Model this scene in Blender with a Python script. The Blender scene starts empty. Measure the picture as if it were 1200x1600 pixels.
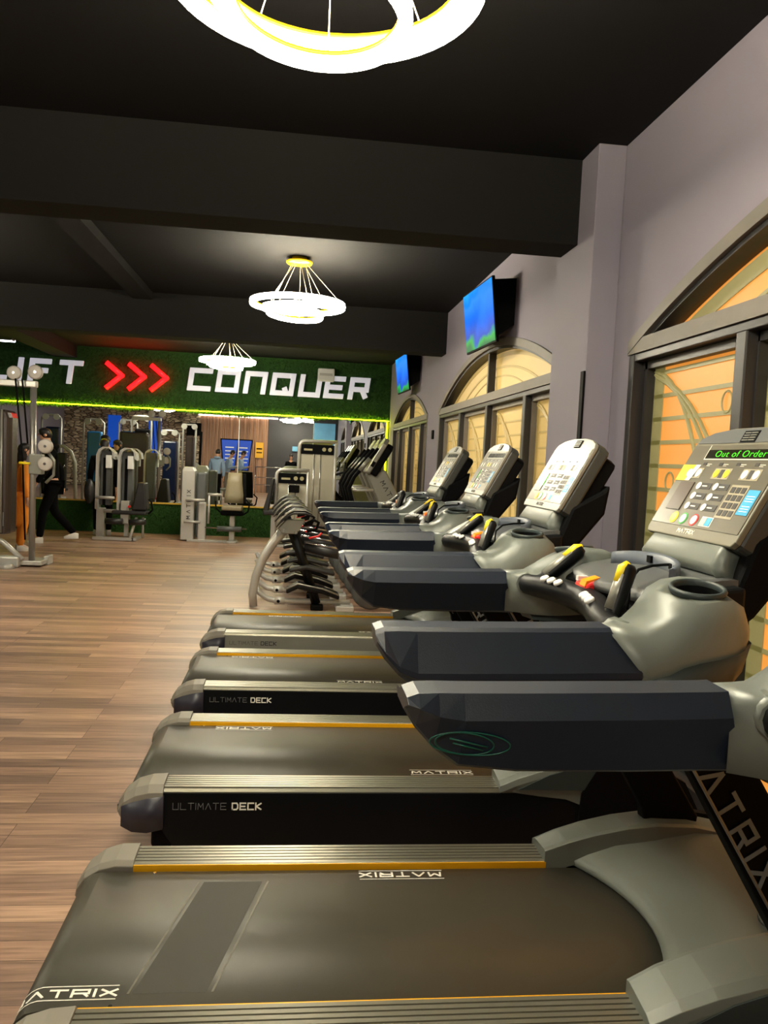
import bpy, bmesh, math, random
from mathutils import Vector, Matrix, Euler
random.seed(7)
PI = math.pi
SC = 1.2          # working units -> metres (applied to every top-level object at the end)
scene = bpy.context.scene
COL = scene.collection

# ------------------------------------------------------------------ camera, world, exposure
cam_d = bpy.data.cameras.new('camera')
cam = bpy.data.objects.new('camera', cam_d); COL.objects.link(cam)
F_PX, YAW, PITCH, ROLL, HCAM = 1259.7, .1142, -.0627, .0485, 1.3447
cam_d.sensor_fit = 'VERTICAL'; cam_d.sensor_height = 24; cam_d.lens = 24 * F_PX / 1600
cam_d.clip_start = .02; cam_d.clip_end = 200
_f = Vector((math.sin(YAW)*math.cos(PITCH), math.cos(YAW)*math.cos(PITCH), math.sin(PITCH)))
_r0 = Vector((math.cos(YAW), -math.sin(YAW), 0)); _u0 = _r0.cross(_f)
_r = _r0*math.cos(ROLL) + _u0*math.sin(ROLL); _u = -_r0*math.sin(ROLL) + _u0*math.cos(ROLL)
_m = Matrix((( _r.x, _u.x, -_f.x), (_r.y, _u.y, -_f.y), (_r.z, _u.z, -_f.z))).to_4x4()
_m.translation = Vector((0, 0, HCAM*SC))
cam.matrix_world = _m
scene.camera = cam

world = bpy.data.worlds.new('world'); scene.world = world; world.use_nodes = True
world.node_tree.nodes['Background'].inputs[0].default_value = (.5, .5, .6, 1)
world.node_tree.nodes['Background'].inputs[1].default_value = .02
scene.view_settings.view_transform = 'Standard'; scene.view_settings.look = 'None'
scene.view_settings.gamma = 1; scene.view_settings.use_curve_mapping = False
scene.view_settings.exposure = 0.6
RING_E = 60.0      # chandelier tube emission
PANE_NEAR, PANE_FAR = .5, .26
LED_E = 34.0

# ------------------------------------------------------------------ materials
def lin(c):
    return tuple((v/255/12.92 if v/255 <= .04045 else ((v/255+.055)/1.055)**2.4) for v in c)
MATS = {}
def mat(name, rgb, rough=.5, metal=0., emit=None, es=0., noise=None, bump=None, coat=0., spec=.5):
    """noise=(scale, amount) mottles the colour, bump=(scale, strength) roughens the surface"""
    if name in MATS: return MATS[name]
    m = bpy.data.materials.new(name); m.use_nodes = True; MATS[name] = m
    nt = m.node_tree; b = nt.nodes['Principled BSDF']
    b.inputs['Base Color'].default_value = (*lin(rgb), 1)
    b.inputs['Roughness'].default_value = rough; b.inputs['Metallic'].default_value = metal
    b.inputs['Coat Weight'].default_value = coat; b.inputs['Specular IOR Level'].default_value = spec
    if emit:
        b.inputs['Emission Color'].default_value = (*lin(emit), 1); b.inputs['Emission Strength'].default_value = es
    tc = nt.nodes.new('ShaderNodeTexCoord')
    if noise:
        n = nt.nodes.new('ShaderNodeTexNoise'); n.inputs['Scale'].default_value = noise[0]; n.inputs['Detail'].default_value = 4
        nt.links.new(tc.outputs['Object'], n.inputs['Vector'])
        mx = nt.nodes.new('ShaderNodeMix'); mx.data_type = 'RGBA'
        a = lin(rgb)
        mx.inputs[6].default_value = (*[max(0, v*(1-noise[1])) for v in a], 1)
        mx.inputs[7].default_value = (*[v*(1+noise[1]) for v in a], 1)
        nt.links.new(n.outputs['Fac'], mx.inputs[0]); nt.links.new(mx.outputs[2], b.inputs['Base Color'])
    if bump:
        n = nt.nodes.new('ShaderNodeTexNoise'); n.inputs['Scale'].default_value = bump[0]; n.inputs['Detail'].default_value = 3
        nt.links.new(tc.outputs['Object'], n.inputs['Vector'])
        bp = nt.nodes.new('ShaderNodeBump'); bp.inputs['Strength'].default_value = bump[1]; bp.inputs['Distance'].default_value = .01
        nt.links.new(n.outputs['Fac'], bp.inputs['Height']); nt.links.new(bp.outputs['Normal'], b.inputs['Normal'])
    return m

M_wall = mat('wall_paint', (131, 124, 136), .75, noise=(1.5, .04), bump=(60, .04))
M_ceil = mat('ceiling_paint', (20, 19, 19), .8, bump=(40, .05), spec=.15)
M_beam = mat('beam_paint', (24, 23, 22), .8, bump=(40, .05), spec=.15)
M_dark = mat('black_plastic', (6, 7, 9), .45, bump=(300, .03), spec=.2)
M_black = mat('black_matte', (3, 3, 4), .7, spec=.1)
M_arm = mat('handrail_rubber', (17, 26, 40), .4, bump=(500, .06))
M_silver = mat('silver_paint', (132, 131, 122), .38, .35)
M_grey = mat('grey_plastic', (100, 105, 99), .42, .1)
M_cap = mat('end_cap_plastic', (118, 113, 102), .5)
M_capd = mat('end_cap_dark_plastic', (36, 36, 48), .45)
M_teal = mat('dark_grey_plastic', (38, 48, 48), .5)
M_tray = mat('charcoal_plastic', (78, 80, 80), .42)
M_rail = mat('ribbed_aluminium', (125, 122, 108), .34, .65)
M_gold = mat('gold_strip', (245, 178, 20), .35, .3)
M_belt = mat('treadmill_belt', (60, 58, 49), .42, noise=(6, .08), bump=(900, .12))
M_beltd = mat('belt_dark_band', (46, 44, 37), .55, noise=(20, .1), bump=(900, .12), spec=.3)
M_beltl = mat('belt_pale_line', (82, 79, 66), .5, noise=(60, .5))
M_text = mat('white_print', (225, 222, 210), .5)
M_textb = mat('silver_blue_print', (120, 135, 145), .35, .5)
M_textg = mat('grey_print', (105, 105, 105), .5)
M_textd = mat('dark_print', (40, 38, 36), .5)
M_pad = mat('upholstery_black', (28, 27, 27), .45, bump=(120, .05))
M_padg = mat('upholstery_taupe', (128, 118, 92), .5, bump=(120, .05))
M_chrome = mat('chrome', (200, 200, 200), .18, 1.)
M_steel = mat('machine_frame_paint', (178, 176, 170), .35, .3)
M_shroud = mat('shroud_smoke_plastic', (58, 48, 44), .25, .1)
M_yellow = mat('yellow_plastic', (235, 205, 20), .4)
M_red = mat('red_plastic', (205, 20, 20), .35)
M_orange = mat('orange_plastic', (255, 150, 10), .35)
M_white = mat('white_plastic', (225, 225, 222), .45)
M_green = mat('green_plastic', (40, 150, 50), .45)
M_cyan = mat('cyan_label', (40, 150, 200), .45)
M_ring = mat('lamp_tube', (255, 255, 250), .5, emit=(255, 246, 220), es=RING_E)
M_goldlamp = mat('lamp_gold', (235, 190, 20), .35, .4)
M_led = mat('yellow_led_strip', (230, 240, 20), .5, emit=(215, 225, 10), es=LED_E)
M_led2 = mat('yellow_led_strip_dim', (230, 230, 20), .5, emit=(220, 215, 10), es=5)
M_mirror = mat('mirror_glass', (235, 240, 240), .0, 1.)
M_frame = mat('window_frame', (46, 44, 44), .45, .3)
M_trim = mat('window_trim', (112, 106, 98), .6, noise=(12, .15))
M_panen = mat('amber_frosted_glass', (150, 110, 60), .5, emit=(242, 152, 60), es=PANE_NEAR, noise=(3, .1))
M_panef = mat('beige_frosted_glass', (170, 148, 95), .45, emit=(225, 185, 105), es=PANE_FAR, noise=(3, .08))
M_filmn = mat('olive_frosted_film', (128, 122, 88), .5, emit=(150, 140, 80), es=.22)
M_filmf = mat('beige_frosted_film', (150, 130, 82), .5, emit=(190, 160, 90), es=.25)
M_red_e = mat('red_neon', (230, 10, 15), .4, emit=(255, 6, 8), es=9)
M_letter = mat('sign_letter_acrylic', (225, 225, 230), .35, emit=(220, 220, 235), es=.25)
M_skin = mat('skin', (200, 150, 120), .55)
M_hair = mat('dark_hair', (18, 14, 13), .5)
M_cloth_b = mat('black_cloth', (7, 7, 8), .9, spec=.1)
M_cloth_o = mat('orange_cloth', (235, 140, 30), .8)
M_cloth_g = mat('grey_blue_hoodie', (128, 150, 175), .85)
M_cloth_t = mat('taupe_cloth', (120, 112, 98), .85)
M_shoe = mat('white_shoe', (215, 212, 205), .6)
M_screen = None

def grass_mat():
    m = mat('artificial_grass', (34, 74, 13), .9, noise=(30, .45), bump=(160, .9)); return m
M_grass = grass_mat()

def floor_mat():
    m = bpy.data.materials.new('wood_plank_floor'); m.use_nodes = True; nt = m.node_tree; b = nt.nodes['Principled BSDF']
    N = nt.nodes.new; L = nt.links.new
    tc = N('ShaderNodeTexCoord')
    br = N('ShaderNodeTexBrick'); br.offset = .37; br.offset_frequency = 3
    br.inputs['Scale'].default_value = 1; br.inputs['Brick Width'].default_value = .92; br.inputs['Row Height'].default_value = .088
    br.inputs['Mortar Size'].default_value = .0012; br.inputs['Mortar Smooth'].default_value = .2; br.inputs['Bias'].default_value = 0
    br.inputs['Color1'].default_value = (0, 0, 0, 1); br.inputs['Color2'].default_value = (1, 1, 1, 1); br.inputs['Mortar'].default_value = (.3, .3, .3, 1)
    L(tc.outputs['Object'], br.inputs['Vector'])
    cr = N('ShaderNodeValToRGB')
    e = cr.color_ramp.elements; e[0].color = (*lin((122, 100, 88)), 1); e[1].color = (*lin((174, 144, 122)), 1)
    x = cr.color_ramp.elements.new(.35); x.color = (*lin((144, 117, 100)), 1)
    x = cr.color_ramp.elements.new(.7); x.color = (*lin((160, 130, 111)), 1)
    L(br.outputs['Color'], cr.inputs[0])
    mp = N('ShaderNodeMapping'); mp.inputs['Scale'].default_value = (2.2, 38, 1); L(tc.outputs['Object'], mp.inputs['Vector'])
    # shift the grain per plank
    ad = N('ShaderNodeVectorMath'); ad.operation = 'MULTIPLY_ADD'
    L(br.outputs['Color'], ad.inputs[0]); ad.inputs[1].default_value = (7, 5, 9); L(mp.outputs[0], ad.inputs[2])
    no = N('ShaderNodeTexNoise'); no.inputs['Scale'].default_value = 1.6; no.inputs['Detail'].default_value = 6; no.inputs['Distortion'].default_value = .6
    L(ad.outputs[0], no.inputs['Vector'])
    r2 = N('ShaderNodeValToRGB'); r2.color_ramp.elements[0].position = .3; r2.color_ramp.elements[1].position = .72
    r2.color_ramp.elements[0].color = (.62, .58, .56, 1); r2.color_ramp.elements[1].color = (1.25, 1.22, 1.18, 1)
    L(no.outputs['Fac'], r2.inputs[0])
    mx = N('ShaderNodeMix'); mx.data_type = 'RGBA'; mx.blend_type = 'MULTIPLY'; mx.inputs[0].default_value = 1
    L(cr.outputs[0], mx.inputs[6]); L(r2.outputs[0], mx.inputs[7])
    m2 = N('ShaderNodeMix'); m2.data_type = 'RGBA'; m2.inputs[7].default_value = (*lin((70, 52, 42)), 1)
    L(br.outputs['Fac'], m2.inputs[0]); L(mx.outputs[2], m2.inputs[6]); L(m2.outputs[2], b.inputs['Base Color'])
    b.inputs['Roughness'].default_value = .42
    bp = N('ShaderNodeBump'); bp.inputs['Strength'].default_value = .15; bp.inputs['Distance'].default_value = .004
    L(no.outputs['Fac'], bp.inputs['Height']); L(bp.outputs[0], b.inputs['Normal'])
    return m
M_floor = floor_mat()

def stone_mat():
    m = bpy.data.materials.new('stacked_stone'); m.use_nodes = True; nt = m.node_tree; b = nt.nodes['Principled BSDF']
    N = nt.nodes.new; L = nt.links.new
    tc = N('ShaderNodeTexCoord'); mp = N('ShaderNodeMapping'); mp.inputs['Scale'].default_value = (3, 3, 8); L(tc.outputs['Object'], mp.inputs['Vector'])
    v = N('ShaderNodeTexVoronoi'); v.inputs['Scale'].default_value = 1.6; L(mp.outputs[0], v.inputs['Vector'])
    v2 = N('ShaderNodeTexVoronoi'); v2.feature = 'DISTANCE_TO_EDGE'; v2.inputs['Scale'].default_value = 1.6; L(mp.outputs[0], v2.inputs['Vector'])
    sx = N('ShaderNodeSeparateColor'); L(v.outputs['Color'], sx.inputs[0])
    cr = N('ShaderNodeValToRGB'); cr.color_ramp.elements[0].color = (*lin((135, 112, 92)), 1); cr.color_ramp.elements[1].color = (*lin((225, 205, 178)), 1)
    L(sx.outputs[0], cr.inputs[0])
    r2 = N('ShaderNodeValToRGB'); r2.color_ramp.elements[0].color = (.04, .03, .03, 1); r2.color_ramp.elements[1].position = .16
    L(v2.outputs['Distance'], r2.inputs[0])
    mx = N('ShaderNodeMix'); mx.data_type = 'RGBA'; mx.blend_type = 'MULTIPLY'; mx.inputs[0].default_value = 1
    L(cr.outputs[0], mx.inputs[6]); L(r2.outputs[0], mx.inputs[7]); L(mx.outputs[2], b.inputs['Base Color'])
    b.inputs['Roughness'].default_value = .9
    bp = N('ShaderNodeBump'); bp.inputs['Strength'].default_value = .8; bp.inputs['Distance'].default_value = .05
    L(v2.outputs['Distance'], bp.inputs['Height']); L(bp.outputs[0], b.inputs['Normal'])
    return m
M_stone = stone_mat()

def slat_mat():
    m = bpy.data.materials.new('wood_slats'); m.use_nodes = True; nt = m.node_tree; b = nt.nodes['Principled BSDF']
    N = nt.nodes.new; L = nt.links.new
    tc = N('ShaderNodeTexCoord'); mp = N('ShaderNodeMapping'); mp.inputs['Scale'].default_value = (14, 14, .5); L(tc.outputs['Object'], mp.inputs['Vector'])
    n = N('ShaderNodeTexNoise'); n.inputs['Scale'].default_value = 1; n.inputs['Detail'].default_value = 3; L(mp.outputs[0], n.inputs['Vector'])
    cr = N('ShaderNodeValToRGB'); cr.color_ramp.elements[0].position = .3; cr.color_ramp.elements[1].position = .7
    cr.color_ramp.elements[0].color = (*lin((120, 82, 60)), 1); cr.color_ramp.elements[1].color = (*lin((190, 145, 115)), 1)
    L(n.outputs['Fac'], cr.inputs[0]); L(cr.outputs[0], b.inputs['Base Color']); b.inputs['Roughness'].default_value = .5
    return m
M_slat = slat_mat()

def tv_mat():
    m = bpy.data.materials.new('tv_picture'); m.use_nodes = True; nt = m.node_tree; b = nt.nodes['Principled BSDF']
    N = nt.nodes.new; L = nt.links.new
    tc = N('ShaderNodeTexCoord'); n = N('ShaderNodeTexNoise'); n.inputs['Scale'].default_value = 3; n.inputs['Detail'].default_value = 4
    L(tc.outputs['Object'], n.inputs['Vector'])
    sp = N('ShaderNodeSeparateXYZ'); L(tc.outputs['Object'], sp.inputs[0])
    ma = N('ShaderNodeMath'); ma.operation = 'MULTIPLY_ADD'; ma.inputs[1].default_value = 1.6; ma.inputs[2].default_value = .22; L(sp.outputs[2], ma.inputs[0])
    m3 = N('ShaderNodeMath'); m3.operation = 'MULTIPLY_ADD'; m3.inputs[1].default_value = .55; L(n.outputs['Fac'], m3.inputs[0]); L(ma.outputs[0], m3.inputs[2])
    cr = N('ShaderNodeValToRGB'); e = cr.color_ramp.elements
    e[0].color = (*lin((10, 110, 60)), 1); e[0].position = .12; e[1].color = (*lin((40, 170, 245)), 1); e[1].position = .95
    for p, c in ((.2, (30, 170, 60)), (.28, (0, 70, 190)), (.5, (5, 110, 245)), (.72, (50, 140, 250)), (.8, (10, 130, 240))):
        x = e.new(p); x.color = (*lin(c), 1)
    L(m3.outputs[0], cr.inputs[0])
    L(cr.outputs[0], b.inputs['Emission Color']); b.inputs['Emission Strength'].default_value = .8
    b.inputs['Base Color'].default_value = (0, 0, 0, 1); b.inputs['Roughness'].default_value = .5; b.inputs['Specular IOR Level'].default_value = .08
    return m
M_tv = tv_mat()
M_blue = mat('blue_backlit_panel', (10, 40, 120), .4, emit=(20, 80, 190), es=.45)
M_cyanp = mat('cyan_glow', (90, 140, 165), .5, emit=(110, 175, 205), es=.22, noise=(2, .5))

# ------------------------------------------------------------------ mesh helpers
class MB:
    def __init__(s): s.v = []; s.f = []; s.smooth = []
    def add(s, vs, fs, sm=False, mtx=None):
        o = len(s.v)
        s.v += [tuple(mtx @ Vector(v)) if mtx else tuple(v) for v in vs]
        for f in fs: s.f.append([o+i for i in f]); s.smooth.append(sm)
        return s
    def box(s, a, b, mtx=None):
        x0, y0, z0 = a; x1, y1, z1 = b
        vs = [(x0,y0,z0),(x1,y0,z0),(x1,y1,z0),(x0,y1,z0),(x0,y0,z1),(x1,y0,z1),(x1,y1,z1),(x0,y1,z1)]
        return s.add(vs, [(0,3,2,1),(4,5,6,7),(0,1,5,4),(1,2,6,5),(2,3,7,6),(3,0,4,7)], False, mtx)
    def prism(s, prof, axis, a, b, mtx=None, sm=False):
        """profile extruded along axis; 2D coords are the other two axes in order"""
        n = len(prof)
        def P(p, t):
            return {'x': (t, p[0], p[1]), 'y': (p[0], t, p[1]), 'z': (p[0], p[1], t)}[axis]
        vs = [P(p, a) for p in prof] + [P(p, b) for p in prof]
        o = len(s.v)
        s.add(vs, [list(range(n))[::-1], list(range(n, 2*n))], False, mtx)
        for i in range(n): s.f.append([o+i, o+(i+1) % n, o+n+(i+1) % n, o+n+i]); s.smooth.append(sm)
        return s
    def loft(s, secs, closed=True, caps=True, sm=True, mtx=None):
        n = len(secs[0]); vs = [p for q in secs for p in q]; fs = []
        for i in range(len(secs)-1):
            for j in range(n if closed else n-1):
                k = (j+1) % n; fs.append((i*n+j, i*n+k, (i+1)*n+k, (i+1)*n+j))
        o = len(s.v); s.add(vs, fs, sm, mtx)
        if caps and closed:
            s.f.append([o+i for i in range(n)][::-1]); s.smooth.append(False)
            s.f.append([o+(len(secs)-1)*n+i for i in range(n)]); s.smooth.append(False)
        return s
    def tube(s, pts, r, n=8, closed=False, mtx=None, flat=None):
        pts = [Vector(p) for p in pts]; m = len(pts); rr = r if isinstance(r, (list, tuple)) else [r]*m
        secs = []; up = None
        for i, p in enumerate(pts):
            if closed: d = pts[(i+1) % m] - pts[i-1]
            else: d = pts[min(i+1, m-1)] - pts[max(i-1, 0)]
            d = d.normalized() if d.length > 1e-9 else Vector((0, 0, 1))
            if up is None:
                up = Vector((0, 0, 1)) if abs(d.z) < .9 else Vector((0, 1, 0))
            sd = d.cross(up)
            if sd.length < 1e-6: sd = d.orthogonal()
            sd.normalize(); u2 = sd.cross(d).normalized(); up = u2
            secs.append([tuple(p + sd*math.cos(2*PI*j/n)*rr[i] + u2*math.sin(2*PI*j/n)*rr[i]*(flat or 1)) for j in range(n)])
        if closed: secs.append(secs[0]); return s.loft(secs, caps=False, mtx=mtx)
        return s.loft(secs, mtx=mtx)
    def lathe(s, prof, n=24, mtx=None, caps=True):
        """profile (r, z) turned about z"""
        secs = [[(r*math.cos(2*PI*j/n), r*math.sin(2*PI*j/n), z) for j in range(n)] for r, z in prof]
        return s.loft(secs, mtx=mtx, caps=caps)
    def disc(s, c, r, h, axis='z', n=20):
        q = {'z': Matrix(), 'x': Matrix.Rotation(PI/2, 4, 'Y'), 'y': Matrix.Rotation(-PI/2, 4, 'X')}[axis]
        return s.lathe([(r, -h/2), (r, h/2)], n, Matrix.Translation(c) @ q)
    def build(s, name, m, parent=None, bevel=0, seg=2, sub=0, loc=None):
        me = bpy.data.meshes.new(name); me.from_pydata(s.v, [], s.f); me.materials.append(m)
        me.polygons.foreach_set('use_smooth', s.smooth); me.update()
        o = bpy.data.objects.new(name, me); COL.objects.link(o)
        bm = bmesh.new(); bm.from_mesh(me); bmesh.ops.recalc_face_normals(bm, faces=bm.faces); bm.to_mesh(me); bm.free()
        if parent: o.parent = parent
        if loc: o.location = loc
        if bevel:
            q = o.modifiers.new('bevel', 'BEVEL'); q.width = bevel; q.segments = seg; q.limit_method = 'ANGLE'; q.angle_limit = math.radians(40)
            q.harden_normals = False
        if sub:
            q = o.modifiers.new('subdivision', 'SUBSURF'); q.levels = sub; q.render_levels = sub
        return o

def tag(o, label=None, cat=None, group=None, kind=None):
    if label: o['label'] = label
    if cat: o['category'] = cat
    if group: o['group'] = group
    if kind: o['kind'] = kind
    return o
def thing(name, label, cat, loc=(0, 0, 0), rz=0, group=None):
    o = bpy.data.objects.new(name, None); COL.objects.link(o); o.location = loc; o.rotation_euler = (0, 0, rz)
    o.empty_display_size = .1
    return tag(o, label, cat, group)
def struct(name, mb, m, parent=None, **k):
    o = mb.build(name, m, parent, **k)
    if not parent: o['kind'] = 'structure'
    return o
def copy_tree(o, parent=None):
    c = o.copy(); COL.objects.link(c)
    if parent: c.parent = parent
    for ch in list(o.children): copy_tree(ch, c)
    return c

# stroke alphabet, unit boxes (x to the right, y up)
GL = {
 'C': [[(1,1),(0,1),(0,0),(1,0)]], 'O': [[(0,0),(0,1),(1,1),(1,0),(0,0)]], 'N': [[(0,0),(0,1),(1,1),(1,0)]],
 'Q': [[(0,0),(0,1),(1,1),(1,0),(0,0)],[(.6,.3),(.75,-.02)]], 'U': [[(0,1),(0,0),(1,0),(1,1)]],
 'E': [[(1,1),(0,1),(0,0),(1,0)],[(0,.5),(.85,.5)]], 'R': [[(0,0),(0,1),(1,1),(1,.45),(0,.45)],[(.7,.45),(1,0)]],
 'L': [[(0,1),(0,0),(1,0)]], 'I': [[(0,0),(0,1)]], 'F': [[(0,0),(0,1),(1,1)],[(0,.5),(.85,.5)]],
 'T': [[(0,1),(1,1)],[(.5,1),(.5,0)]], 'M': [[(0,0),(.08,1),(.5,.35),(.92,1),(1,0)]], 'A': [[(0,0),(.5,1),(1,0)]],
 'X': [[(0,0),(1,1)],[(0,1),(1,0)]], 'D': [[(0,0),(0,1),(.8,1),(1,.75),(1,.25),(.8,0),(0,0)]], 'K': [[(0,0),(0,1)],[(1,1),(.1,.5),(1,0)]],
}
def write(mb, text, w, h, gap, t, depth, mtx, slant=0., round_=0.):
    """lettering in the local XY plane of mtx, from (0,0), thick strokes, raised by depth along local z"""
    x = 0; kk = 0
    for ch in text:
        if ch == ' ': x += w*.6; continue
        ww = 0 if ch == 'I' else w
        for pl in GL[ch]:
            for (a, b) in zip(pl[:-1], pl[1:]):
                p = Vector((x + a[0]*ww, a[1]*h)); q = Vector((x + b[0]*ww, b[1]*h))
                d = (q-p).normalized(); nrm = Vector((-d.y, d.x))*t/2
                diag = abs(d.x) > .02 and abs(d.y) > .02
                e = d*(t/2 if not diag else t*.15)
                c4 = [p-e-nrm, q+e-nrm, q+e+nrm, p-e+nrm]
                prof = [(v.x + slant*v.y, v.y) for v in c4]
                kk += 1; mb.prism(prof, 'z', 0, depth*(1+.04*(kk % 5)), mtx)
        x += ww + gap
    return x - gap

def build_each(mb, name, m, parent):
    """one object per connected piece"""
    par = list(range(len(mb.v)))
    def fd(a):
        while par[a] != a: par[a] = par[par[a]]; a = par[a]
        return a
    for f in mb.f:
        for a in f[1:]: par[fd(a)] = fd(f[0])
    gr = {}
    for f in mb.f: gr.setdefault(fd(f[0]), []).append(f)
    for fs in gr.values():
        ids = sorted({a for f in fs for a in f}); mp = {a: i for i, a in enumerate(ids)}
        q = MB(); q.add([mb.v[a] for a in ids], [[mp[a] for a in f] for f in fs]); q.build(name, m, parent)

def text_obj(body, size, m, parent, mtx, name='lettering', sx=1.):
    cu = bpy.data.curves.new(name, 'FONT'); cu.body = body; cu.size = size; cu.extrude = .0004; cu.space_character = 1.12; cu.offset = -.0004
    o = bpy.data.objects.new(name, cu); COL.objects.link(o)
    dg = bpy.context.evaluated_depsgraph_get(); me = bpy.data.meshes.new_from_object(o.evaluated_get(dg))
    bpy.data.objects.remove(o)
    me.transform(mtx @ Matrix.Diagonal((sx, 1, 1, 1))); me.materials.clear(); me.materials.append(m)
    n = bpy.data.objects.new(name, me); COL.objects.link(n); n.parent = parent
    return n
def frame_mtx(o, x, y):
    x = Vector(x).normalized(); y = Vector(y); y = (y - x*y.dot(x)).normalized(); z = x.cross(y)
    m = Matrix(((x.x, y.x, z.x), (x.y, y.y, z.y), (x.z, y.z, z.z))).to_4x4(); m.translation = Vector(o); return m

# ------------------------------------------------------------------ room shell
W, YB, YR, XL, HC = 1.547, 13.33, -2.7, -8.0, 2.93
struct('floor', MB().box((XL-.1, YR-.1, -.05), (W+.3, YB+.1, 0)), M_floor)
struct('ceiling', MB().box((XL-.1, YR-.1, HC), (W+.3, YB+.1, HC+.1)), M_ceil)
struct('wall_left', MB().box((XL-.1, YR-.1, 0), (XL, YB+.1, HC)), M_wall)
# green back wall in two bands, above and below the mirror
MT, MBT, MR = 2.015, .50, 1.50
gw = MB().box((XL, YB, MT), (W, YB+.12, HC)).box((XL, YB, 0), (W, YB+.12, MBT)).box((MR, YB, MBT), (W, YB+.12, MT))
gb = struct('wall_back', gw, M_grass)
gb2 = MB().box((XL, YB+.02, MBT), (MR, YB+.12, MT)); struct('wall_back_core', gb2, M_black)
# artificial grass blades: one uncountable carpet
bl = MB()
def blade(x, z, L, up):
    a = random.uniform(-.9, .9); dx = math.sin(a)*L; dz = (-math.cos(a) if not up else math.cos(a))*L*.7; dy = -L*random.uniform(.35, .9)
    w = .004 + random.random()*.004
    bl.v += [(x-w, YB, z), (x+w, YB, z), (x+dx, YB+dy, z+dz)]; n = len(bl.v); bl.f.append([n-3, n-2, n-1]); bl.smooth.append(False)
for i in range(26000):
    t = random.random()
    z = MT - .005 + (HC-MT)*t**1.9
    x = random.uniform(-5.2, W)
    wav = .5+.5*math.sin(x*4.1+1.3*math.sin(x*2.3))
    L = (.02 + .04*random.random()) * (1 + (1.8*wav*wav if z < MT+.16 else 0))
    blade(x, z, L, random.random() < .3)
for i in range(9000): blade(random.uniform(-4.6, W), random.uniform(.01, MBT-.02), .02+.04*random.random(), random.random() < .5)
g_ = bl.build('grass_covering', M_grass); tag(g_, 'green artificial grass covering the back wall above and below the mirror', 'artificial grass', kind='stuff')

# right wall with arched window openings
WINS = [(1.62, 2.05, .42, 1.915), (6.60, 2.07, .42, 1.89), (11.10, 1.66, .35, 1.885)]   # centre y, half width, rise, head height
SILL = .10
def arch_z(y, w):
    yc, hw, rise, hd = w; R = (hw*hw + rise*rise)/(2*rise); d = y-yc
    return hd + .03 + math.sqrt(max(0, R*R - d*d)) - (R - rise)
wb = MB(); T = .16
ycur = YR
for w in sorted(WINS, key=lambda q: q[0]):
    y0, y1 = w[0]-w[1], w[0]+w[1]
    wb.box((W, ycur, 0), (W+T, y0, HC)); ycur = y1
    wb.box((W, y0, 0), (W+T, y1, SILL))
    N = 28
    for i in range(N):
        a = y0+(y1-y0)*i/N; b = y0+(y1-y0)*(i+1)/N; za, zb = arch_z(a, w), arch_z(b, w)
        wb.add([(W, a, za), (W, b, zb), (W, b, HC), (W, a, HC), (W+T, a, za), (W+T, b, zb), (W+T, b, HC), (W+T, a, HC)],
               [(0,1,2,3), (7,6,5,4), (0,4,5,1)])
wb.box((W, ycur, 0), (W+T, YB, HC))
struct('wall_right', wb, M_wall)

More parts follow.
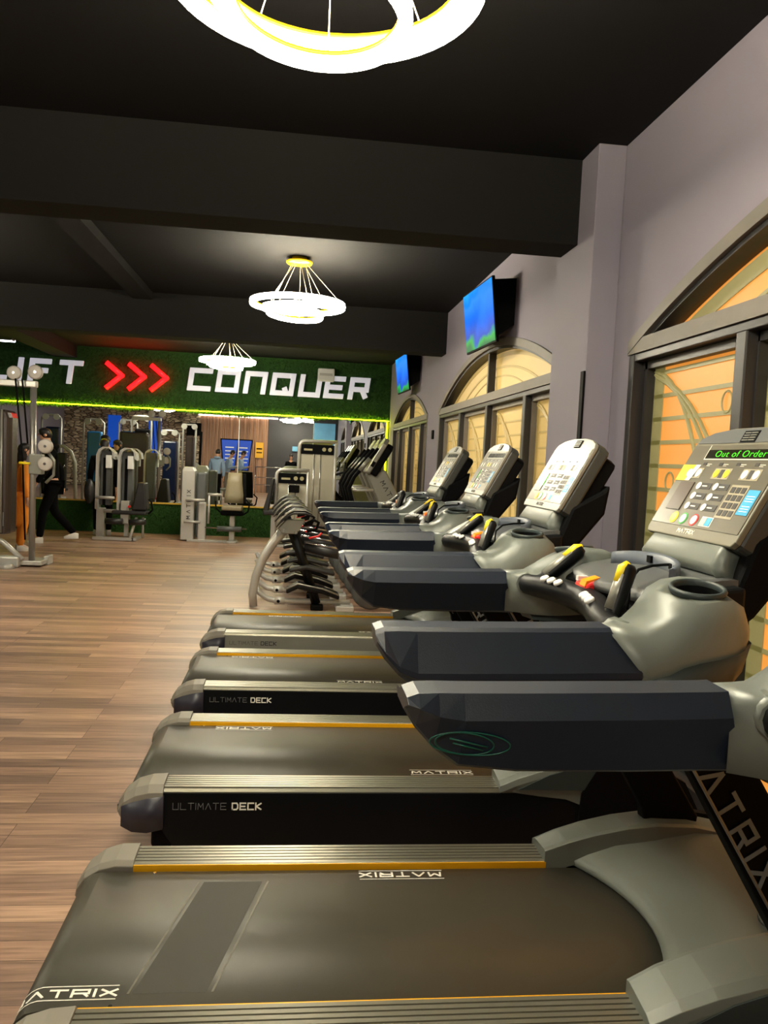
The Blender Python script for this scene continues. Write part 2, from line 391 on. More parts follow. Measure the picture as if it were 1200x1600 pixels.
def window(idx, w, mulls, pane, film, near):
    yc, hw, rise, hd = w; y0, y1 = yc-hw, yc+hw; X = W
    N = 40
    # dressed trim: arch moulding and head bar
    tb = MB(); prev = None; secs = []
    for i in range(N+1):
        y = y0+(y1-y0)*i/N; z = arch_z(y, w)
        secs.append([(X-.015, y, z+.012), (X-.015, y, z-.045), (X+.07, y, z-.045), (X+.07, y, z+.012)])
    tb.loft(secs, sm=False)
    tb.box((X-.012, y0-.01, hd-.02), (X+.08, y1+.01, hd+.045))
    fr = struct('window_%d' % idx, tb, M_trim)
    ib = MB(); secs = []
    for i in range(N+1):
        y = y0+.03+(y1-y0-.06)*i/N; z = max(hd+.03, arch_z(y, w)-.045)
        secs.append([(X+.005, y, z+.003), (X+.005, y, z-.022), (X+.10, y, z-.022), (X+.10, y, z+.003)])
    ib.loft(secs, sm=False)
    ib.box((X+.02, yc-.02, hd+.03), (X+.08, yc+.02, hd+rise-.02))
    ib.build('arch_frame', M_frame, fr)
    jb = MB()
    jb.box((X-.005, y0, SILL), (X+.10, y0+.05, hd-.02)).box((X-.005, y1-.05, SILL), (X+.10, y1, hd-.02))
    jb.box((X+.0, y0, hd-.055), (X+.10, y1, hd-.02)).box((X, y0, SILL), (X+.10, y1, SILL+.06))
    jb.build('window_frame', M_frame, fr, bevel=.004)
    edges = [y0+.05] + list(mulls) + [y1-.05]
    for m_ in mulls:
        MB().box((X-.0, m_-.035, SILL+.06), (X+.07, m_+.035, hd-.05)).build('mullion', M_frame, fr, bevel=.006)
    for a, b in zip(edges[:-1], edges[1:]):
        sb = MB(); e = .025
        sb.box((X+.045, a+.02, SILL+.06), (X+.085, a+.02+e, hd-.055)).box((X+.045, b-.02-e, SILL+.06), (X+.085, b-.02, hd-.055))
        sb.box((X+.045, a, hd-.09), (X+.085, b, hd-.055)).box((X+.045, a, SILL+.06), (X+.085, b, SILL+.10))
        sb.build('sash', M_frame if near else M_trim, fr)
        MB().box((X+.095, a, SILL+.05), (X+.10, b, hd-.04)).build('window_pane', pane, fr)
    ab = MB(); vs = []; n = 40
    for i in range(n+1):
        y = y0+.03+(y1-y0-.06)*i/n; vs.append((y, max(hd+.035, arch_z(y, w)-.05)))
    ab.prism([(y0+.03, hd+.02)] + vs + [(y1-.03, hd+.02)], 'x', X+.095, X+.10); ab.build('arch_pane', pane, fr)
    # frosted film tracery on the panes
    xf = X+.088
    for a, b in zip(edges[:-1], edges[1:]):
        f = MB(); mg = .10 if near else .05
        f.box((xf, a+.03, SILL+.08), (xf+.004, a+.03+mg*.3, hd-.08)); f.box((xf, b-.03-mg, SILL+.08), (xf+.004, b-.03, hd-.08))
        z = SILL+.12; k = 0
        while z < hd-.1:
            f.box((xf, a+.03, z), (xf+.004, b-.03, z+(.018 if near else .012))); z += .105; k += 1
        # sweeping double arcs and small rings
        cy = (a+b)/2
        for R_, off in ((.95, 0), (1.02, 0), (.62, .15)):
            pts = [(xf+.002, min(b-.03, max(a+.03, b+.15-off-R_*math.sin(t))), hd-.10-1.15*(1-math.cos(t))) for t in [i*PI/2/14 for i in range(15)]]
            f.tube(pts, .011, 4)
        for q in range(5):
            cz = hd-.28-q*.32; yy = (b-.25) if q % 2 else (a+.22)
            f.tube([(xf, yy+.038*math.cos(t), cz+.042*math.sin(t)) for t in [j*PI/8 for j in range(16)]], .0045, 4, closed=True)
        f.build('frosted_pattern', film, fr)
    f = MB()
    for sc_, wd in ((.96, .07 if near else .03), (.72, .018), (.55, .012)):
        secs = []
        for i in range(n+1):
            t = -1+2*i/n; y = yc+t*(hw-.06)*sc_; ww = (w[0], hw*sc_, rise*sc_, hd); z = max(hd+.04, arch_z(y, ww)-.06)
            secs.append([(xf, y, z), (xf, y, max(hd+.03, z-wd)), (xf+.004, y, max(hd+.03, z-wd)), (xf+.004, y, z)])
        f.loft(secs, sm=False)
    f.build('frosted_pattern', film, fr)
    return fr
window(1, WINS[0], [.60, 1.62, 2.72], M_panen, M_filmn, True)
window(2, WINS[1], [5.42, 6.52, 7.60], M_panef, M_filmf, False)
window(3, WINS[2], [10.0, 11.0, 12.0], M_panef, M_filmf, False)

# pillar, beams
struct('trim_pillar', MB().box((1.405, 3.87, 0), (W, 4.42, HC)), M_wall, bevel=.004)
pb = MB().box((1.395, 3.862, 0), (1.405, 3.905, 1.835)); tag(pb.build('black_edge_strip', M_black), 'tall black strip standing against the corner of the wall pillar', 'strip')
struct('beam', MB().box((XL, 4.10, 2.503), (1.405, 4.36, HC)), M_beam)
struct('beam', MB().box((XL, 8.46, 2.503), (W, 8.72, HC)), M_beam)
struct('beam', MB().box((-1.67, 4.36, 2.855), (-1.48, 8.46, HC)), M_beam)
struct('beam', MB().box((-3.80, 8.72, 2.74), (-3.47, YB, HC)), M_beam)

# mirror in panels; the middle one hangs a touch out of true
mx0 = [-8.0, -4.6, -2.75, -.90, .30, MR]
for i in range(5):
    a, b = mx0[i], mx0[i+1]
    o = struct('trim_mirror_%d' % (i+1), MB().box((-(b-a)/2+.003, 0, 0), ((b-a)/2-.003, .006, MT-MBT)), M_mirror)
    o.location = ((a+b)/2, YB+.008, MBT)
    if i == 3: o.rotation_euler = (0, 0, -math.radians(.86)); o.location.y = YB-.004
for i_, x_ in ((1, -.90), (2, .30)): struct('trim_seam_%d' % i_, MB().box((x_-.006, YB-.008, MBT), (x_+.006, YB+.004, MT-.02)), M_white)
tag(MB().box((XL+.01, YB-.055, MT-.012), (MR+.03, YB-.043, MT-.002)).build('light_strip', M_led), 'glowing yellow-green light strip along the top edge of the mirror', 'light strip')
tag(MB().box((MR, YB-.03, MBT+.35), (MR+.022, YB-.001, MT-.02)).build('light_strip', M_led2), 'glowing yellow light strip running up the right edge of the mirror', 'light strip')
ledb = MB().box((XL, YB-.03, MBT-.016), (MR, YB, MBT+.006))
tag(ledb.build('mirror_ledge', mat('orange_ledge', (200, 160, 50), .5)), 'thin ochre ledge along the bottom edge of the mirror', 'ledge')

# ------------------------------------------------------------------ sign on the green wall
def sign_letter(ch, x0, x1, z0, z1, label, cat='letter', group='white letters of the wall sign'):
    mb = MB(); t = .082; w = (x1-x0) - t; slant = .12
    wid = w if ch != 'I' else 0
    write(mb, ch, wid, z1-z0-t, 0, t, .035, frame_mtx((x0+t/2, YB-.05, z0+t/2), (1, 0, 0), (0, 0, 1)), slant)
    return tag(mb.build('sign_letter', M_letter, bevel=.008), label, cat, group)
xs = [-1.742, -1.30, -.86, -.43, .02, .43, .83]; ws = [.37, .37, .36, .38, .36, .33, .33]
order = ['first', 'second', 'third', 'fourth', 'fifth', 'sixth', 'last']
for i, ch in enumerate('CONQUER'):
    sign_letter(ch, xs[i], xs[i]+ws[i], 2.325, 2.69, 'white block letter %s, %s letter of the word right of the red chevrons' % (ch, order[i]))
for ch, a, b, lb in (('L', -4.95, -4.50, 'cut by the photo edge'), ('I', -4.36, -4.29, 'second, behind the cable pulleys'), ('F', -4.19, -3.86, 'third'), ('T', -3.74, -3.38, 'last')):
    sign_letter(ch, a, b, 2.32, 2.69, 'white block letter %s left of the red chevrons, %s' % (ch, lb))
for i, lb in enumerate(('leftmost', 'middle', 'rightmost')):
    x = -3.0 + i*.345; mb = MB()
    mb.tube([(x, YB-.055, 2.69), (x+.24, YB-.055, 2.50)], .036, 10).tube([(x+.24, YB-.055, 2.50), (x, YB-.055, 2.29)], .036, 10)
    mb.disc((x+.24, YB-.055, 2.5), .036, .06, 'y', 10)
    o = tag(mb.build('sign_chevron', M_red_e), 'glowing red chevron on the green wall, %s of the three' % lb, 'chevron sign', 'red chevrons of the wall sign')
wr = thing('router_box', 'white box unit mounted on the green wall above the letter U', 'wall unit', (.47, YB-.04, 2.70))
MB().box((-.14, -.10, -.11), (.13, .03, .10)).build('body', M_white, wr, bevel=.02)
MB().box((-.11, -.104, -.02), (.10, -.10, .02)).build('front_slot', mat('pale_grey', (185, 185, 180), .5), wr)

# ------------------------------------------------------------------ chandeliers
def chandelier(x, y, zr, label, R=.36, tilt=0.):
    t = thing('ring_chandelier', label, 'ceiling lamp', (x, y, 0), group='ring chandeliers')
    MB().lathe([(.001, HC-.05), (.10, HC-.05), (.105, HC-.04), (.105, HC-.03), (.06, HC-.015), (.06, HC)], 28).build('canopy', M_goldlamp, t)
    specs = [(R, 0, 0, zr, 0, tilt), (R*.80, .03, -.03, zr-.035, .05, -.03), (R*.58, -.02, .02, zr-.07, -.06, .05)]
    for k, (r, dx, dy, z, tx, ty) in enumerate(specs):
        m = Matrix.Translation((dx, dy, z)) @ Euler((tx, ty, 0)).to_matrix().to_4x4()
        sec = []; n = 56
        for j in range(n+1):
            a = 2*PI*j/n; c, s_ = math.cos(a), math.sin(a)
            sec.append([((r+u)*c, (r+u)*s_, v) for u, v in ((-.010, .021), (.018, .021), (.022, 0), (.018, -.021), (-.010, -.021))])
        rg = MB().loft(sec, caps=False, mtx=m).build('light_ring', M_ring, t)
        sec = [[((r+u)*math.cos(2*PI*j/n), (r+u)*math.sin(2*PI*j/n), v) for u, v in ((-.014, .022), (-.009, .022), (-.009, .010), (-.014, .010))] for j in range(n+1)]
        MB().loft(sec, caps=False, mtx=m).build('gold_band', M_goldlamp, rg)
        cb = MB()
        for q in range(3):
            a = 2*PI*q/3 + k*.7; p = m @ Vector((r*math.cos(a), r*math.sin(a), .018))
            cb.tube([(.06*math.cos(a), .06*math.sin(a), HC-.05), p], .0018, 5)
        cb.build('suspension_wire', mat('pale_wire', (225, 215, 180), .4), t)
    return t
chandelier(.03, 2.03, 2.50, 'ring chandelier cut by the top edge of the photo, nearest one', .37)
chandelier(-.02, 6.58, 2.56, 'ring chandelier hanging between the two cross beams, with gold canopy')
chandelier(-.95, 11.25, 2.60, 'ring chandelier hanging before the word on the green wall', .36)
chandelier(-3.55, 6.6, 2.60, 'ring chandelier left of the photo frame, in the middle bay')
chandelier(-3.9, 2.0, 2.60, 'ring chandelier left of the photo frame, in the nearest bay')
chandelier(-.6, -1.6, 2.60, 'ring chandelier behind the viewer')
t = thing('linear_light', 'thin white light tube hanging under the ceiling at the left edge', 'light', (-4.45, 12.2, 0))
MB().tube([(-.7, 0, 2.80), (.42, 0, 2.80)], .012, 8).build('tube', mat('cool_tube', (240, 240, 255), .5, emit=(235, 235, 255), es=8), t)
MB().box((.38, -.02, 2.80), (.42, .02, 2.86)).box((-.72, -.02, 2.80), (-.68, .02, HC)).build('bracket', M_white, t)

# ------------------------------------------------------------------ televisions
def tv(yc, zc, label):
    t = thing('wall_television', label, 'television', (1.36, yc, zc), 0, 'wall televisions above the windows')
    rot = Euler((0, math.radians(-7), math.radians(3))).to_matrix().to_4x4()
    MB().box((0, -.40, -.235), (.022, .40, .235), rot).build('bezel', M_black, t, bevel=.004)
    MB().box((-.003, -.388, -.220), (.001, .388, .224), rot).build('screen', M_tv, t)
    MB().loft([[(.062, -.34, -.19), (.062, .34, -.19), (.01, .34, .22), (.01, -.34, .22)], [(.185, -.36, -.10), (.185, .30, -.10), (.185, .30, .235), (.185, -.36, .235)]], sm=False).build('back_wedge', M_black, t)  # black wedge filling the gap between screen and wall
tv(6.14, 2.475, 'television with a blue and green picture over the long middle window')
tv(10.55, 2.49, 'television with a blue picture over the farthest window')
tag(MB().box((W-.02, 8.95, 1.62), (W, 9.02, 1.72)).build('wall_switch', M_black, bevel=.004), 'small black switch box on the wall between the two far windows', 'switch')

# ------------------------------------------------------------------ treadmill
def treadmill(yc, label, k, out_of_order=False, silver_skirt=False, stickers=True, near_txt=-.503, far_txt=.208, yellow=True):
    root = thing('treadmill', label, 'treadmill', (0, yc, 0), group='treadmills in a row along the windows')
    # ---- deck
    MB().box((-.40, -.30, .09), (1.30, .30, .27)).build('deck_frame', M_black, root, bevel=.01)
    for fx_, fy_ in ((-.32, -.30), (-.32, .30), (1.15, -.30), (1.15, .30)): MB().lathe([(.03, 0), (.032, .012), (.016, .02), (.016, .10)], 14, Matrix.Translation((fx_, fy_, 0))).build('levelling_foot', M_black, root)
    pr = [(.95, .300), (-.43, .300), (-.452, .295), (-.470, .28), (-.478, .255), (-.472, .23), (-.45, .212), (-.42, .205), (.95, .205)]
    belt = MB().prism(pr, 'y', -.252, .252, sm=True).build('running_belt', M_belt, root)
    def wrap_(tb):
        for i_, v_ in enumerate(tb.v):
            if v_[0] < -.43:
                a_ = (-.43-v_[0])/.0485; q_ = .0485+(v_[2]-.300); tb.v[i_] = (-.43-q_*math.sin(a_), v_[1], .2515+q_*math.cos(a_))
        tb.build('belt_print', M_text, belt)
    # near-side print reads from -y, far-side print from +y
    def belt_print(x0, o, far):
        tb = MB()
        mt = frame_mtx((x0, o, .3005), (1, 0, 0), (0, 1, 0)) if not far else frame_mtx((x0+.207, o, .3005), (-1, 0, 0), (0, -1, 0))
        write(tb, 'MATRIX', .030, .019, .0115, .005, .0008, mt)
        for yy in (-.0105, .029): [tb.box((-.006+.01189*i_, yy, 0), (-.006+.01189*(i_+1), yy+.0022, .0008), mt) for i_ in range(18)]
        wrap_(tb)
    belt_print(near_txt, -.2145, False)
    belt_print(far_txt, .234, True)
    if k == 0:  # slanted dark band and two pale lines laid on the belt
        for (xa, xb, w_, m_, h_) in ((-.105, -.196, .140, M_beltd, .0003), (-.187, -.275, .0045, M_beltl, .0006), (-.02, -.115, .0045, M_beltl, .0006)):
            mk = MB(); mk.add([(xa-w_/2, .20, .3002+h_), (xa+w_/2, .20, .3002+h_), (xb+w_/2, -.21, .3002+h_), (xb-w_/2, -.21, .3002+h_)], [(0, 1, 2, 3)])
            mk.build('belt_streak', m_, belt)
    # ---- rails
    for s in (-1, 1):
        pr = [(s*.262, .285), (s*.262, .309)]
        n = 6
        for i in range(n):
            a = .268 + i*.0158
            pr += [(s*a, .314), (s*(a+.011), .314), (s*(a+.012), .309), (s*(a+.0150), .309)]
        pr += [(s*.366, .300), (s*.366, .285)]
        rl = MB().prism(pr, 'x', -.365, .76).build('side_rail', M_rail, root)
        MB().box((-.365, min(s*.2615, s*.268), .286), (.75, max(s*.2615, s*.268), .3115)).build('trim_strip', M_gold, rl)
        # skirt under the rail
        sk = MB().prism([(-.37, .298), (1.25, .298), (1.25, .13), (1.16, .10), (-.30, .10), (-.37, .20)], 'y', min(s*.356, s*.372), max(s*.356, s*.372))
        sko = sk.build('side_skirt', M_silver if silver_skirt else M_dark, root)
        mt = frame_mtx((-.325, s*.3725, .247), (1, 0, 0), (0, 0, 1)) if s < 0 else frame_mtx((-.05, s*.3725, .247), (-1, 0, 0), (0, 0, 1))
        p1 = MB(); write(p1, 'ULTIMATE', .0165, .020, .0065, .0016, .0008, mt)
        p1.build('skirt_print', M_textd if silver_skirt else M_textg, sko)
        p2 = MB(); mt2 = mt @ Matrix.Translation((.180, 0, 0)); write(p2, 'DECK', .0165, .020, .0075, .0042, .0008, mt2)
        p2.build('skirt_print', M_textd if silver_skirt else M_text, sko)
        # rear end cap, rounded, wraps the corner
        def cap_sec(x, zt, zb, oo, oi):
            return [(x, s*oi, zt-.012), (x, s*(oi+.012), zt), (x, s*(oo-.02), zt), (x, s*oo, zt-.02), (x, s*(oo+.004), (zt+zb)/2), (x, s*oo, zb+.02), (x, s*(oo-.02), zb), (x, s*(oi+.01), zb)]
        secs = [cap_sec(-.355, .322, .20, .380, .258), cap_sec(-.40, .321, .185, .380, .262), cap_sec(-.44, .310, .185, .376, .264), cap_sec(-.475, .286, .195, .366, .270), cap_sec(-.495, .255, .21, .345, .276), cap_sec(-.50, .235, .225, .325, .29)]
        cp = MB().loft(secs, sm=False).build('rear_end_cap', M_cap, root, bevel=.006, seg=3)
        MB().loft([[(x, s*(o_+.002), zt), (x, s*(o_+.002), zb), (x, s*(o_-.02), zb-.001), (x, s*(o_-.02), zt)] for x, o_, zt, zb in ((-.352, .385, .292, .19), (-.40, .386, .285, .180), (-.445, .382, .272, .182), (-.480, .370, .255, .195))], sm=True).build('cap_skirt', M_capd, cp)
        MB().disc((-.30, s*.245, .3), .004, .004).build('belt_screw', M_chrome, root)
        # fender beside the hood
        fx = [(.700, .325, .31, .262), (.76, .350, .30, .255), (.83, .372, .29, .25), (.92, .392, .28, .245), (1.0, .402, .25, .24), (1.10, .398, .2, .24), (1.20, .378, .2, .24), (1.29, .33, .18, .24), (1.345, .24, .17, .24)]
        secs = [[(x, s*oi, zt-.05), (x, s*oi, zt+.015), (x, s*(oi+.012), zt+.018), (x, s*.352, zt+.008), (x, s*.374, zt-.002), (x, s*.378, zt-.022), (x, s*.374, zb-.0), (x, s*.3, zb-.0)] for x, zt, zb, oi in fx]
        MB().loft(secs, sm=False).build('fender', M_grey, root, bevel=.006, seg=3)
        MB().prism([(.76, .315), (.86, .362), (.93, .382), (1.0, .39), (1.03, .36), (1.06, .312)], 'y', min(s*.372, s*.381), max(s*.372, s*.381)).build('fender_side_panel', M_teal, root)
        MB().prism([(.96, .11), (.97, .30), (1.02, .385), (1.10, .412), (1.22, .392), (1.32, .34), (1.385, .22), (1.38, .11)], 'y', min(s*.36, s*.383), max(s*.36, s*.383)).build('front_side_cover', M_black, root)
    # roller seen between the caps
    MB().tube([(-.445, -.262, .252), (-.445, .262, .252)], .030, 12).build('rear_roller', M_black, root)
    # hood: concave front lip curling over the belt
    secs = []
    for i in range(17):
        u = -1+2*i/16; y = u*.262
        xe = .862 - .085*u*u
        row = [(xe, y, .303), (xe-.004, y, .318), (xe+.03, y, .336 - .0*u), (xe+.10, y, .362), (1.10, y, .398), (1.22, y, .392), (1.31, y, .33), (1.35, y, .22), (1.345, y, .12)]
        secs.append(row)
    hd = MB().loft(secs, closed=False).build('motor_hood', M_grey, root)
    MB().lathe([(.001, .0), (.045, .0), (.055, -.006), (.0555, -.02)], 24, Matrix.Translation((1.10, -.16, .405))).build('hood_badge', M_chrome, hd)
    # ---- uprights
    for s in (-1, 1):
        a = s*.338; b = s*.292
        lo, hi = min(a, b), max(a, b)
        MB().prism([(.655, .965), (.785, .965), (.80, .94), (1.135, .42), (1.13, .36), (.99, .36), (.975, .445)], 'y', lo, hi).build('upright', M_black, root, bevel=.006)
        edge = MB().tube([(.665, s*.339, .955), (.985, s*.339, .455)], .0035, 5).build('upright_edge', M_silver, root)
        up = root.children[-1]
        d = Vector((.32, 0, -.50)).normalized()
        d = Vector((.54, 0, -.84)).normalized(); up_ = Vector((.84, 0, .54)).normalized(); o0 = Vector((.772, s*.340, .832)) - d*.018 - up_*.0225
        if s < 0: mt = frame_mtx(o0, d, up_)
        else: mt = frame_mtx(o0 + Vector((-.030, 0, -.012)), -d, (.5, 0, .32)) if False else frame_mtx(Vector((1.03, .340, .47)), -d, (-.5, 0, -.32)) 
        lb = MB(); write(lb, 'MATRIX', .036, .045, .0275, .0085, .001, mt); lb.build('upright_print', M_textb, up)
    # ---- handrails
    for s in (-1, 1):
        def sec(x, zt, zb, k=1.):
            return [(x, s*.310, zt-.030*k), (x, s*.326, zt), (x, s*.382, zt), (x, s*.390, zt-.006), (x, s*.424, zt-.070*k), (x, s*.424, zt-.080*k), (x, s*.405, zb), (x, s*.350, zb), (x, s*.340, zb+.006)]
        xsn = [(.150, 1.0565, 1.035, .15), (.165, 1.062, 1.012, .5), (.190, 1.063, .985, .85), (.222, 1.063, .962, 1.), (.30, 1.064, .955, 1.), (.45, 1.067, .955, 1.), (.56, 1.070, .957, 1.), (.60, 1.070, .958, 1.), (.635, 1.0, .959, .4)]
        secs = [sec(*q) for q in xsn[:-1]]
        # slanting joint with the console
        secs.append([(.568, *p[1:]) if i < 4 else ((.615, *p[1:]) if i < 7 else (.60, *p[1:])) for i, p in enumerate(sec(.60, 1.071, .957, 1.))])
        secs[-2] = sec(.555, 1.070, .957, 1.)
        del secs[-3]
        MB().loft(secs, sm=False).build('handrail', M_arm, root, bevel=.005, seg=3)
        # small swirl mark on the inner face
        lg = MB()
        io = lambda z: s*(.309 + (1.033-z)/.068*.030)
        for (rx, rz, cx, rot) in ((.052, .017, .232, -.08), (.038, .016, .225, -.12)):
            pp_ = []
            for j in range(32):
                t = j*PI/16; z = 1.000+rx*math.cos(t)*math.sin(rot)+rz*math.sin(t)
                pp_.append((cx+rx*math.cos(t)*math.cos(rot)-rz*math.sin(t)*math.sin(rot)*.5, io(z), z))
            lg.tube(pp_, .0012, 4, closed=True)
        lg.tube([(.205, io(1.008), 1.008), (.255, io(.995), .995)], .0012, 4).tube([(.21, io(1.001), 1.001), (.25, io(.990), .990)], .0012, 4)
        if k == -1:
            lg.build('handrail_mark', mat('green_emboss', (10, 75, 62), .4), root)
    # ---- console side housings with cup holders
    CM = lambda s: Matrix.Translation((.752, s*.332, 1.134)) @ Euler((-s*.16, -.05, 0)).to_matrix().to_4x4() @ Matrix.Diagonal((.83, .83, 1, 1))
    for s in (-1, 1):
        #      x    ztop  zbot  outer  inner
        st = [(.568, 1.068, .957, .422, .318), (.60, 1.069, .957, .424, .30), (.63, 1.072, .958, .424, .27), (.66, 1.090, .960, .424, .25), (.69, 1.126, .962, .423, .24), (.72, 1.142, .965, .420, .235), (.76, 1.148, .970, .412, .23), (.80, 1.146, .978, .396, .23), (.835, 1.132, .995, .368, .23), (.862, 1.10, 1.02, .33, .23), (.875, 1.07, 1.04, .29, .235)]
        secs = []
        for i, (x, zt, zb, oo, oi) in enumerate(st):
            xs_ = x
            zm = zb + (zt-zb)*.38
            row = [(x, s*oi, zb+.01), (x, s*oi, zt-.012), (x, s*(oi+.012), zt), (x, s*(oo-.14 if x > .68 else oo-.045), zt), (x, s*(oo-.018), zt-(.024 if x > .68 else .012)), (x, s*oo, zm+.012), (x, s*oo, zm-.004), (x, s*(oo-.02), zb+.004), (x, s*(oo-.04), zb)]
            if i == 0: row = [(p[0] + (.05 if j in (6, 7, 8) else (.035 if j == 5 else 0)), p[1], p[2]) for j, p in enumerate(row)]
            if i == 1: row = [(p[0] + (.028 if j in (5, 6, 7, 8) else 0), p[1], p[2]) for j, p in enumerate(row)]
            secs.append(row)
        cs = MB().loft(secs).build('console_side', M_grey, root)
        cut = MB().lathe([(.0525, -.075), (.0525, .03)], 32, CM(s)).build('cutter', M_grey, root)
        bo = cs.modifiers.new('well', 'BOOLEAN'); bo.object = cut; bo.operation = 'DIFFERENCE'; bo.solver = 'EXACT'
        dg = bpy.context.evaluated_depsgraph_get(); nm_ = bpy.data.meshes.new_from_object(cs.evaluated_get(dg))
        cs.modifiers.clear(); cs.data = nm_; bpy.data.objects.remove(cut)
        # lower shell: shade of the undercut put into a darker colour
        secs = []
        for (x, zt, zb, oo, oi) in st[2:]:
            zm = zb + (zt-zb)*.38
            secs.append([(x+.004, s*oi, zb-.004), (x+.004, s*(oo+.003), zm-.012), (x+.004, s*(oo-.015), zb-.006), (x+.004, s*(oo-.05), zb-.014)])
        MB().loft(secs).build('console_undercut_shade', M_teal, root)
        mt = CM(s)
        ch = MB().lathe([(.059, -.004), (.063, .003), (.060, .008), (.055, .0085), (.0518, .004), (.0515, -.004)], 28, mt, caps=False).build('cup_holder', M_teal, root)
        MB().lathe([(.0522, .004), (.050, -.02), (.046, -.066), (.001, -.068)], 28, mt, caps=False).build('cup_recess', M_dark, ch)
    # ---- middle body, tray, crossbar
    MB().loft([[(x, -.25, z0), (x, -.25, z1), (x, .25, z1), (x, .25, z0)] for x, z0, z1 in ((.70, 1.00, 1.075), (.74, .98, 1.105), (.80, .98, 1.118), (.90, 1.0, 1.13))], sm=False).build('console_core', M_dark, root, bevel=.008)
    tr = MB(); secs = []
    for i in range(13):
        u = -1+2*i/12; y = u*.215
        x0 = .668 + .045*u*u
        secs.append([(x0, y, 1.085), (x0-.002, y, 1.100), (x0+.02, y, 1.112), (.78, y, 1.122), (.865, y, 1.138), (.90, y, 1.14), (.90, y, 1.09)])
    tray = tr.loft(secs).build('console_tray', M_tray, root)
    rim = MB(); secs = []
    for i in range(21):
        t = PI*.12 + (PI*.76)*i/20; y = -.165*math.cos(t); x = .755 + .085*math.sin(t)
        h = .012+.020*math.sin(t)
        secs.append([(x-.004, y, 1.115), (x-.004, y, 1.13+h), (x+.003, y, 1.133+h), (x+.010, y, 1.13+h), (x+.012, y, 1.115)])
    rm = rim.loft(secs).build('tray_rim', mat('slate_plastic', (84, 90, 100), .4), tray)
    MB().box((.828, .035, 1.140), (.838, .055, 1.156)).box((.826, -.075, 1.140), (.834, -.060, 1.152)).build('clip_slot', M_black, tray)
    cd = MB().tube([(.82, -.07, 1.150), (.77, -.10, 1.150), (.72, -.145, 1.146), (.69, -.175, 1.128), (.685, -.185, 1.09), (.68, -.19, 1.07)], .0032, 6)
    cd.build('tether_cord', M_black, root)
    # crossbar, bowed, carries the grips and the quick keys
    pts = [(.625, -.325, 1.045), (.615, -.27, 1.046), (.628, -.19, 1.052), (.652, -.10, 1.056), (.664, 0, 1.058), (.652, .10, 1.056), (.628, .19, 1.052), (.615, .27, 1.046), (.625, .325, 1.045)]
    cb = MB().tube(pts, [.024, .026, .029, .031, .031, .031, .029, .026, .024], 12).build('crossbar', M_dark, root)
    for s in (-1, 1):
        MB().tube([(.622, s*.335, 1.045), (.615, s*.285, 1.046)], .027, 12).build('crossbar_collar', M_grey, root)
        k3 = MB()
        for j in range(3):
            y = s*(.085+j*.032); x = .640-.006*j
            k3.lathe([(.001, .004), (.009, .004), (.0115, 0), (.0115, -.004)], 14, Matrix.Translation((x-.012, y, 1.081)) @ Euler((0, -.5, 0)).to_matrix().to_4x4())
        k3.build('quick_key', M_white, cb)
        g0 = Vector((.628, s*.235, 1.055)); g1 = Vector((.665, s*.225, 1.165)) if s < 0 else Vector((.735, s*.225, 1.150))
        mid = g0.lerp(g1, .55)
        gr = MB().tube([g0, g0.lerp(g1, .18), mid, g0.lerp(g1, .92), g1], [.020, .0165, .0175, .018, .011], 12).build('pulse_grip', M_dark, root)
        d = (g1-g0).normalized(); nn = Vector((-d.z, 0, d.x))
        MB().tube([g0.lerp(g1, .18)+nn*.0045, g0.lerp(g1, .80)+nn*.0045], .0152, 12).build('contact_plate', M_silver, gr)
        MB().tube([g0.lerp(g1, .66)+nn*.0085, g0.lerp(g1, .92)+nn*.009, g1+nn*.004+d*.003], [.0125, .0130, .006], 10).build('grip_tip', M_yellow if yellow else M_tray, gr)
    # safety key
    sk = MB().loft([[(.648, -.035, 1.075), (.648, .04, 1.075), (.655, .04, 1.098), (.655, -.035, 1.098)], [(.69, -.04, 1.085), (.69, .045, 1.085), (.69, .045, 1.107), (.69, -.04, 1.107)]], sm=False).build('safety_stop', M_red, root, bevel=.006)
    MB().loft([[(.650, -.030, 1.090), (.650, .004, 1.090), (.654, .004, 1.102), (.654, -.030, 1.102)], [(.686, -.028, 1.103), (.686, .006, 1.103), (.686, .006, 1.111), (.686, -.028, 1.111)]], sm=False).build('safety_stop_mark', M_orange, sk)
    MB().box((.652, .018, 1.096), (.676, .032, 1.1065)).build('safety_stop_label', M_white, sk)
    # ---- neck
    nk = MB()
    secs = []
    for (x, z, hw, th) in ((.905, 1.215, .165, .03), (.885, 1.188, .168, .045), (.868, 1.160, .172, .055), (.872, 1.138, .178, .055), (.90, 1.12, .18, .05)):
        secs.append([(x, -hw, z), (x, -hw+.015, z+.006), (x, hw-.015, z+.006), (x, hw, z), (x+th, hw, z-.01), (x+th, -hw, z-.01)])
    nk.loft(secs).build('console_neck', M_grey, root)
    MB().prism([(.90, 1.11), (.94, 1.22), (1.03, 1.27), (1.075, 1.30), (1.06, 1.20), (.95, 1.06), (.90, 1.02), (.82, 1.0), (.82, 1.09)], 'y', -.205, .205).build('console_back_column', M_black, root, bevel=.012)
    # ---- display head, in its own frame: X across (towards -y), Y up the slope, Z to the user
    B = Vector((.890, 0, 1.208)); U = Vector((.115, 0, .214)).normalized()
    DM = frame_mtx(B, (0, -1, 0), U)
    HW, HH = .203, .243
    prof = [(-HW+.01, -.004), (HW-.01, -.004), (HW, .008), (HW, HH+.004), (HW-.012, HH+.020), (HW-.06, HH+.036), (.06, HH+.045), (-.06, HH+.045), (-HW+.06, HH+.036), (-HW+.012, HH+.020), (-HW, HH+.004), (-HW, .008)]
